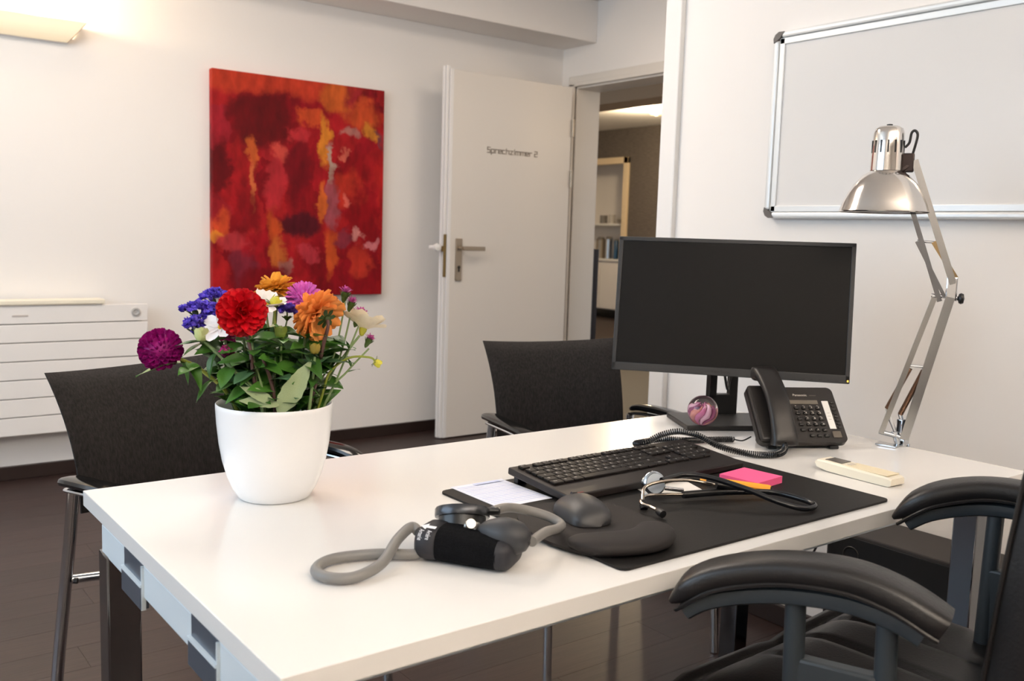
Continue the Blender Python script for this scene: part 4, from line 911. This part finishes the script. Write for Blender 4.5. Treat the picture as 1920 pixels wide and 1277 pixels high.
# purple dahlia, leaning far out to the left
c = V(.443,1.466,.960); P = [foot(-.6,.2),V(.545,1.425,.87),V(.50,1.44,.925),V(.468,1.452,.945),c+V(.012,-.006,-.012)]
t, pa_ = flower('purple_dahlia','deep purple ball dahlia leaning out at the far left of the pot','flower',P,.0034,stem_y)
dahlia(t,P[0],c,(-.40,-.72,.62),.0345,PUR,150,118,.86,.9,.42,.30,seed=2,jit=.05,curl=.10,cup=.9); calyx(t,P[0],c+V(.006,.010,-.020),(-.3,-.55,.78),.013)
leaf(t,P[0],pa_[15],V(-.75,.30,-.03)*1,.080,'a'); leaf(t,P[0],pa_[13],V(-.55,-.45,.10),.055,'a'); leaf(t,P[0],pa_[18],V(.35,.2,-.5),.045,'n'); leaf(t,P[0],pa_[10],V(-.6,-.4,-.25),.05,'n'); leaf(t,P[0],pa_[16],V(.2,-.55,-.3),.05,'b')
# red dahlia in front
c = V(.536,1.372,1.022); P = [foot(-.3,-.9),V(.556,1.366,.90),V(.548,1.372,.97),c+V(.006,.014,-.022)]
t, pa_ = flower('red_dahlia','large crimson dahlia facing forward at the front of the bouquet','flower',P,.0034,stem_p)
dahlia(t,P[0],c,(-.30,-.93,.10),.0390,RED,95,112,.80,.6,.66,.46,seed=5,jit=.16,curl=-.10,cup=.55); calyx(t,P[0],c+V(.006,.020,-.006),(-.3,-.93,.1),.014)
leaf(t,P[0],pa_[10],V(.85,-.2,.15),.055,'a'); leaf(t,P[0],pa_[13],V(.6,-.4,.2),.05,'b'); leaf(t,P[0],pa_[8],V(-.6,-.4,-.1),.05,'c')
# orange dahlia, turned away so that its green calyx shows
c = V(.652,1.354,1.018); P = [foot(.5,-.6),V(.648,1.356,.90),V(.654,1.340,.965),V(.657,1.328,1.0),c+V(.006,-.022,-.008)]
t, pa_ = flower('orange_dahlia','bright orange dahlia seen from behind at the front right of the bouquet','flower',P,.0036,stem_p)
dahlia(t,P[0],c,(-.28,.62,.42),.0440,ORA,80,128,.80,.5,.70,.48,seed=8,jit=.24,curl=-.20,cup=.5,th0=10); calyx(t,P[0],c+V(.007,-.017,-.006),(-.15,.8,.35),.013,M('dark_sepal',(52,74,28),.5))
leaf(t,P[0],pa_[9],V(.8,-.2,.1),.055,'c'); leaf(t,P[0],pa_[13],V(.75,-.3,.05),.05,'a'); leaf(t,P[0],pa_[7],V(-.4,-.6,.2),.05,'b')
# amber dahlia at the back
c = V(.632,1.468,1.047); P = [foot(.1,.6),V(.615,1.44,.93),V(.625,1.455,1.0),c+V(0,-.004,-.02)]
t, pa_ = flower('amber_dahlia','amber yellow dahlia standing highest behind the red one','flower',P,.0034,stem_d)
dahlia(t,P[0],c,(-.1,.35,.95),.0370,AMB,92,120,.72,.5,.7,.52,seed=11,jit=.26,curl=-.22,cup=.5); calyx(t,P[0],c+V(-.002,-.008,-.016),(0,.3,1),.016,stem_y)
leaf(t,P[0],pa_[10],V(.4,-.7,.2),.05,'b')
# pink dahlia behind the orange one
c = V(.662,1.428,1.036); P = [foot(.4,.2),V(.645,1.415,.93),c+V(0,0,-.02)]
t, pa_ = flower('pink_dahlia','lilac pink many-petalled dahlia half hidden behind the orange one','flower',P,.0032,stem_d)
dahlia(t,P[0],c,(-.25,-.55,.75),.0330,PNK,130,110,.9,.7,.5,.22,seed=14,jit=.10,curl=-.05,cup=.7); calyx(t,P[0],c+V(.004,.006,-.014),(-.2,-.5,.8),.012)
# statice: clusters of small crumpled florets
def florets(parent, org, centre, rx, ry, rz_, n, m, seed, r=.0062, name='florets'):
    rnd_ = random.Random(seed); b = B(org); centre = Vector(centre)
    for i in range(n):
        a, e = rnd_.uniform(0,2*pi), rnd_.uniform(-.05,1); rr = math.sqrt(rnd_.random())
        p = centre + eR*(rx*rr*cos(a)) + eF*(ry*rr*sin(a)) + V(0,0,rz_*(1-rr*rr)+rnd_.uniform(-.004,.004))
        ax_ = V(rnd_.uniform(-.7,.7),rnd_.uniform(-.9,.5),1).normalized(); Q = V(0,0,1).rotation_difference(ax_)
        for k in range(5):
            an = 2*pi*k/5+rnd_.uniform(-.3,.3); dd = V(cos(an),sin(an),rnd_.uniform(.3,1.0)).normalized()
            petalgrid(b, p, Q@orient(dd,(0,0,1)), r*rnd_.uniform(.8,1.2), r*1.05, .35, .15, .8, 2)
    return b.obj(name, m, parent, 70)
def statice(label, clusters, P, seed, m=None, name='blue_statice', r=.0062, dens=1.0):
    t, pa_ = flower(name, label, 'flower', P, .0024, stem_d)
    for i, (c_, rx, rz_) in enumerate(clusters):
        c_ = Vector(c_); B(P[0]).tube(catmull([pa_[-5],(pa_[-3]+c_)/2-V(0,0,.01),c_-V(0,0,.012),c_],4),.0013,6).obj('branch', stem_d, t)
        florets(t,P[0],c_,rx,rx*.75,rz_,int(80*dens*(rx/.02)),m or BLU,seed+i,r)
        b = B(P[0])
        for k in range(7):
            a = 2*pi*k/7; dd = (eR*cos(a)+eF*sin(a)*.8+V(0,0,.9)).normalized(); petalgrid(b,c_-V(0,0,.014),orient(dd,(0,0,1)),rx*.95,.008,.2,-.1,.4)
        b.obj('green_bracts', sep_m, t, 70)
    return t, pa_
statice('violet blue statice with broad flat clusters at the upper left of the bouquet',[((.500,1.466,1.018),.024,.010),((.536,1.486,1.034),.024,.010),((.520,1.455,1.016),.016,.008)],[foot(-.5,.5),V(.54,1.44,.92),V(.52,1.455,.985)],21)
statice('violet blue statice with smaller lower clusters above the green bud',[((.490,1.446,.995),.018,.010),((.513,1.446,1.006),.015,.009),((.497,1.437,.985),.011,.007)],[foot(-.6,.3),V(.53,1.43,.91),V(.508,1.44,.965)],31)
statice('violet blue statice sprig in the middle between white petals and orange dahlia',[((.622,1.402,1.018),.012,.007)],[foot(0,.3),V(.61,1.41,.93),V(.617,1.404,.99)],41)
# white daisies with few broad petals
def daisy(name, label, c, axis, R, m, P, n=7, eye=None, only=None, wd=.62, seed=1, up=.18):
    rnd_ = random.Random(seed); t, pa_ = flower(name, label, 'flower', P, .0026, stem_g); Q = V(0,0,1).rotation_difference(Vector(axis).normalized()); c = Vector(c)
    for k in (only or range(n)):
        a = 2*pi*k/n+rnd_.uniform(-.12,.12); dd = V(cos(a),sin(a),up+rnd_.uniform(-.1,.2)).normalized(); b = B(P[0])
        petalgrid(b, c+Q@V(cos(a)*R*.15,sin(a)*R*.15,0), Q@orient(dd,(0,0,1)), R*.88, R*wd, .35, rnd_.uniform(-.3,.1), .6, 5); b.obj('petal', m, t, 80)
    b = B(P[0]); b.lathe([(0,-R*.3),(R*.08,-R*.25),(R*.16,-R*.05),(R*.16,R*.06),(R*.1,R*.13),(0,R*.15)],c,14,axis); b.obj('flower_centre', eye or M('yellow_centre',(214,176,30),.7), t)
    return t, pa_
c = V(.518,1.410,.997); daisy('white_cosmos','white flower peeking out left below the red dahlia',c,(-.62,-.45,.62),.031,WHI,[foot(-.3,0),V(.54,1.41,.92),c+V(.004,.006,-.008)],7,seed=2)
c = V(.594,1.418,1.028); daisy('white_cosmos','white flower with curled petals between the red and amber dahlias',c,(.15,-.30,.93),.034,WHI,[foot(0,0),V(.60,1.41,.93),c+V(.002,.006,-.010)],7,seed=5,up=.35)
c = V(.728,1.346,.992); t, _ = daisy('cream_cosmos','cream white open flower at the far right of the bouquet',c,(.35,.15,.9),.040,CRE,[foot(.9,-.3),V(.665,1.37,.89),V(.70,1.355,.95),c+V(-.006,0,-.010)],7,seed=9,up=.75,wd=.85,eye=M('green_yellow_centre',(170,170,50),.6))
# pink asters
def aster(label, c, P, R=.014, m=AST, n=26, seed=1, axis=(.1,-.3,1)):
    rnd_ = random.Random(seed); t, pa_ = flower('pink_aster', label, 'flower', P, .0019, stem_g); c = Vector(c); Q = V(0,0,1).rotation_difference(Vector(axis).normalized()); b = B(P[0])
    for i in range(n):
        a = i*GA; e = .25+.95*(i/n); dd = V(sin(e)*cos(a),sin(e)*sin(a),cos(e)); petalgrid(b,c,Q@orient(dd,(0,0,1)),R*rnd_.uniform(.8,1.1),R*.30,.3,0,.5,3)
    b.obj('flower_head', m, t, 80); b = B(P[0]); b.lathe([(.001,-R*1.3),(R*.28,-R*1.0),(R*.42,-R*.4),(R*.5,R*.25)],c,12,axis)
    for k in range(8):
        a = 2*pi*k/8; petalgrid(b,c+Q@V(cos(a)*R*.35,sin(a)*R*.35,-R*.5),Q@orient(V(cos(a)*.5,sin(a)*.5,.9),(cos(a),sin(a),0)),R*.8,R*.3,.2,0,.3,2)
    b.obj('calyx', sep_m, t, 70); return t, pa_
for i, (c, lab, R) in enumerate([((.704,1.362,1.050),'pink aster highest at the right edge of the bouquet',.013),((.713,1.358,1.034),'pink aster just below the highest one on the right',.012),((.724,1.351,1.014),'pink aster above the cream flower on the right',.016),((.733,1.334,.976),'half closed pink aster on a long bare stem at the far right',.011)]):
    c = V(*c); P = [foot(.8,-.2+.1*i),V(.66+.01*i,1.375-.006*i,.888),V(.685+.008*i,1.362-.006*i,.95),c-V(0,0,.014)]
    if i == 3: P = [foot(.9,-.5),V(.672,1.356,.884),V(.70,1.345,.925),c-V(0,0,.014)]
    t, pa_ = aster(lab, c, P, R, AST, seed=i+1, axis=(.1+.1*i,-.3,1))
    leaf(t,P[0],pa_[11],V(.6,-.3,.5),.026,'n'); leaf(t,P[0],pa_[13],V(-.3,-.3,.8),.022,'n')
statice('small magenta flower cluster low at the left among the leaves',[((.527,1.402,.948),.009,.006),((.522,1.40,.958),.008,.005)],[foot(-.4,-.3),V(.545,1.40,.90),V(.53,1.402,.932)],51,MAG,'magenta_statice',.005,1.6)
statice('small magenta flower cluster just under the left white flower',[((.528,1.413,.976),.010,.006)],[foot(-.4,0),V(.545,1.41,.91),V(.532,1.413,.955)],55,MAG,'magenta_statice',.005,1.6)
# buds
def bud(label, c, P, R, m, stem, r=.0026, axis=(0,0,1)):
    t, pa_ = flower('flower_bud', label, 'flower', P, r, stem); c = Vector(c); b = B(P[0])
    b.lathe([(0,-R),(R*.6,-R*.8),(R*.95,-R*.2),(R*.9,R*.35),(R*.55,R*.85),(0,R*1.1)],c,14,axis); Q = V(0,0,1).rotation_difference(Vector(axis).normalized())
    for k in range(5):
        a = 2*pi*k/5; petalgrid(b,c+Q@V(cos(a)*R*.75,sin(a)*R*.75,-R*.7),Q@orient(V(cos(a)*.3,sin(a)*.3,1),(cos(a),sin(a),0)),R*1.7,R*1.1,-.25,-.12,.5)
    b.obj('bud', m, t, 60); b = B(P[0])
    for k in range(6):
        a = 2*pi*k/6+.3; petalgrid(b,c+Q@V(cos(a)*R*.5,sin(a)*R*.5,-R*.85),Q@orient(V(cos(a),sin(a),.2),(0,0,1)),R*1.1,R*.6,.2,-.2,.3)
    b.obj('calyx', sep_m, t, 60); return t, pa_
c = V(.493,1.426,.984); P = [V(.575,1.375,.735),V(.560,1.352,.878),V(.53,1.385,.93),V(.503,1.418,.967),c-V(0,0,.010)]
t, pa_ = bud('pale green closed bud on a pale stem at the left of the bouquet',c,P,.0115,M('pale_bud_green',(196,204,140),.5),stem_g,.0036)
leaf(t,P[0],pa_[21],V(-.9,.25,.02),.042,'c'); leaf(t,P[0],pa_[20],V(-.75,.1,-.25),.04,'a'); leaf(t,P[0],pa_[20],V(.7,-.45,.35),.045,'a'); leaf(t,P[0],pa_[17],V(.55,-.6,-.25),.05,'c'); leaf(t,P[0],pa_[16],V(-.5,-.1,-.6),.04,'b'); leaf(t,P[0],pa_[13],V(-.5,-.6,-.3),.05,'a'); leaf(t,P[0],pa_[11],V(.5,-.5,-.4),.045,'c')
c = V(.740,1.319,.940); P = [foot(.8,-.6),V(.662,1.358,.885),V(.672,1.35,.925),V(.70,1.338,.948),V(.728,1.325,.949),c+V(-.004,0,.004)]
bud('small yellow green bud on an arching stem at the lower right of the bouquet',c,P,.0065,M('yellow_bud',(206,200,60),.5),stem_y,.0022,(.8,-.3,-.5))
c = V(.607,1.415,1.034); P = [foot(.1,.1),V(.605,1.41,.93),c-V(0,0,.008)]
bud('yellow green bud tucked between the white petals and the amber dahlia',c,P,.0085,M('yellow_bud',(206,200,60),.5),stem_y,.0024,(.5,-.4,.7))
c = V(.637,1.474,1.067); P = [foot(.1,.9),V(.625,1.47,.95),c-V(0,0,.008)]
bud('yellow bud just topping the amber dahlia',c,P,.0080,M('yellow_bud',(206,200,60),.5),stem_y,.0024,(.3,-.1,.9))
c = V(.594,1.362,1.002); P = [foot(0,-.5),V(.596,1.366,.92),c-V(0,0,.010)]
t, pa_ = bud('green bud under the white petals in the middle of the bouquet',c-V(0,0,.012),P,.010,M('green_bud',(112,130,50),.5),stem_g,.0026)
for k in range(5): leaf(t,P[0],pa_[8+(k%4)],V(cos(k*2.2),-.5+.5*sin(k*2.2),.25),.042,'ab'[k%2])
c = V(.640,1.338,.965); P = [V(.622,1.355,.735),V(.632,1.336,.885),c-V(0,0,.012)]
t, pa_ = bud('green bud with an orange tip below the orange dahlia',c,P,.0085,M('orange_green_bud',(150,130,50),.5),stem_g,.0028)
for k in range(3): leaf(t,P[0],pa_[10],V(cos(k*2.1+.4),-.5*sin(k*2.1),.6),.036,'c')
# bare and pale stems, big pale leaves at the rim
P = [V(.585,1.37,.735),V(.580,1.352,.884),V(.5635,1.358,.952)]; flower('cut_stem','bare purple brown cut stem leaning in front of the foliage','stem',P,.0036,stem_p)
P = [V(.575,1.375,.735),V(.566,1.358,.885),V(.549,1.372,.962)]; flower('green_stem','thin pale green stem left of the bare purple brown one','stem',P,.0022,stem_g)
P = [V(.60,1.37,.735),V(.583,1.340,.874)]; t, pa_ = flower('leafy_stem','stem with large pale grey green leaves folded over the front rim','stem',P,.003,stem_g)
leaf(t,P[0],(.578,1.337,.868),V(.50,-.21,.86),.098,'p',up=(-.1,-.9,.35)); leaf(t,P[0],(.580,1.334,.882),V(-.80,.30,.18),.062,'p',up=(-.1,-.7,.7)); leaf(t,P[0],(.574,1.338,.884),V(-.75,.33,.50),.058,'p',up=(-.2,-.8,.6)); leaf(t,P[0],(.548,1.335,.885),V(-.35,-.35,-.45),.034,'a',up=(-.3,-.5,.7),w=1.3)
# filling foliage: leafy stems of one kind
rnd_ = random.Random(12)
N_ = 0
for i in range(15):
    a = -1+2*i/14; dpt = rnd_.uniform(-.9,.9); dpt = dpt if i % 3 else abs(dpt)
    top = V(FX,FY,0) + eR*(a*.082) + eF*(dpt*.052) + V(0,0,rnd_.uniform(.955,1.004)-.012*abs(a))
    f0 = foot(a*.7,rnd_.uniform(-.5,.5)); mid = V(FX,FY,.885) + eR*(a*.058) + eF*(dpt*.055)
    P = [f0,mid,top]; t, pa_ = flower('foliage_stem','leafy green stem filling the bouquet between the flowers','stem',P,.0024,stem_d if i % 2 else stem_g,'leafy filling stems')
    nl = 15
    for k in range(nl):
        q = 5+int(7*k/nl); an = k*2.4+i; dd = eR*(cos(an)*.8+a*.25)+eF*(sin(an)*.8+.15)+V(0,0,rnd_.uniform(-.15,.65))
        leaf(t,P[0],pa_[q],dd,rnd_.uniform(.038,.062),'aabcab'[(k+i)%6],up=(rnd_.uniform(-.4,.4),rnd_.uniform(-.7,0),.8),w=rnd_.uniform(.95,1.3))
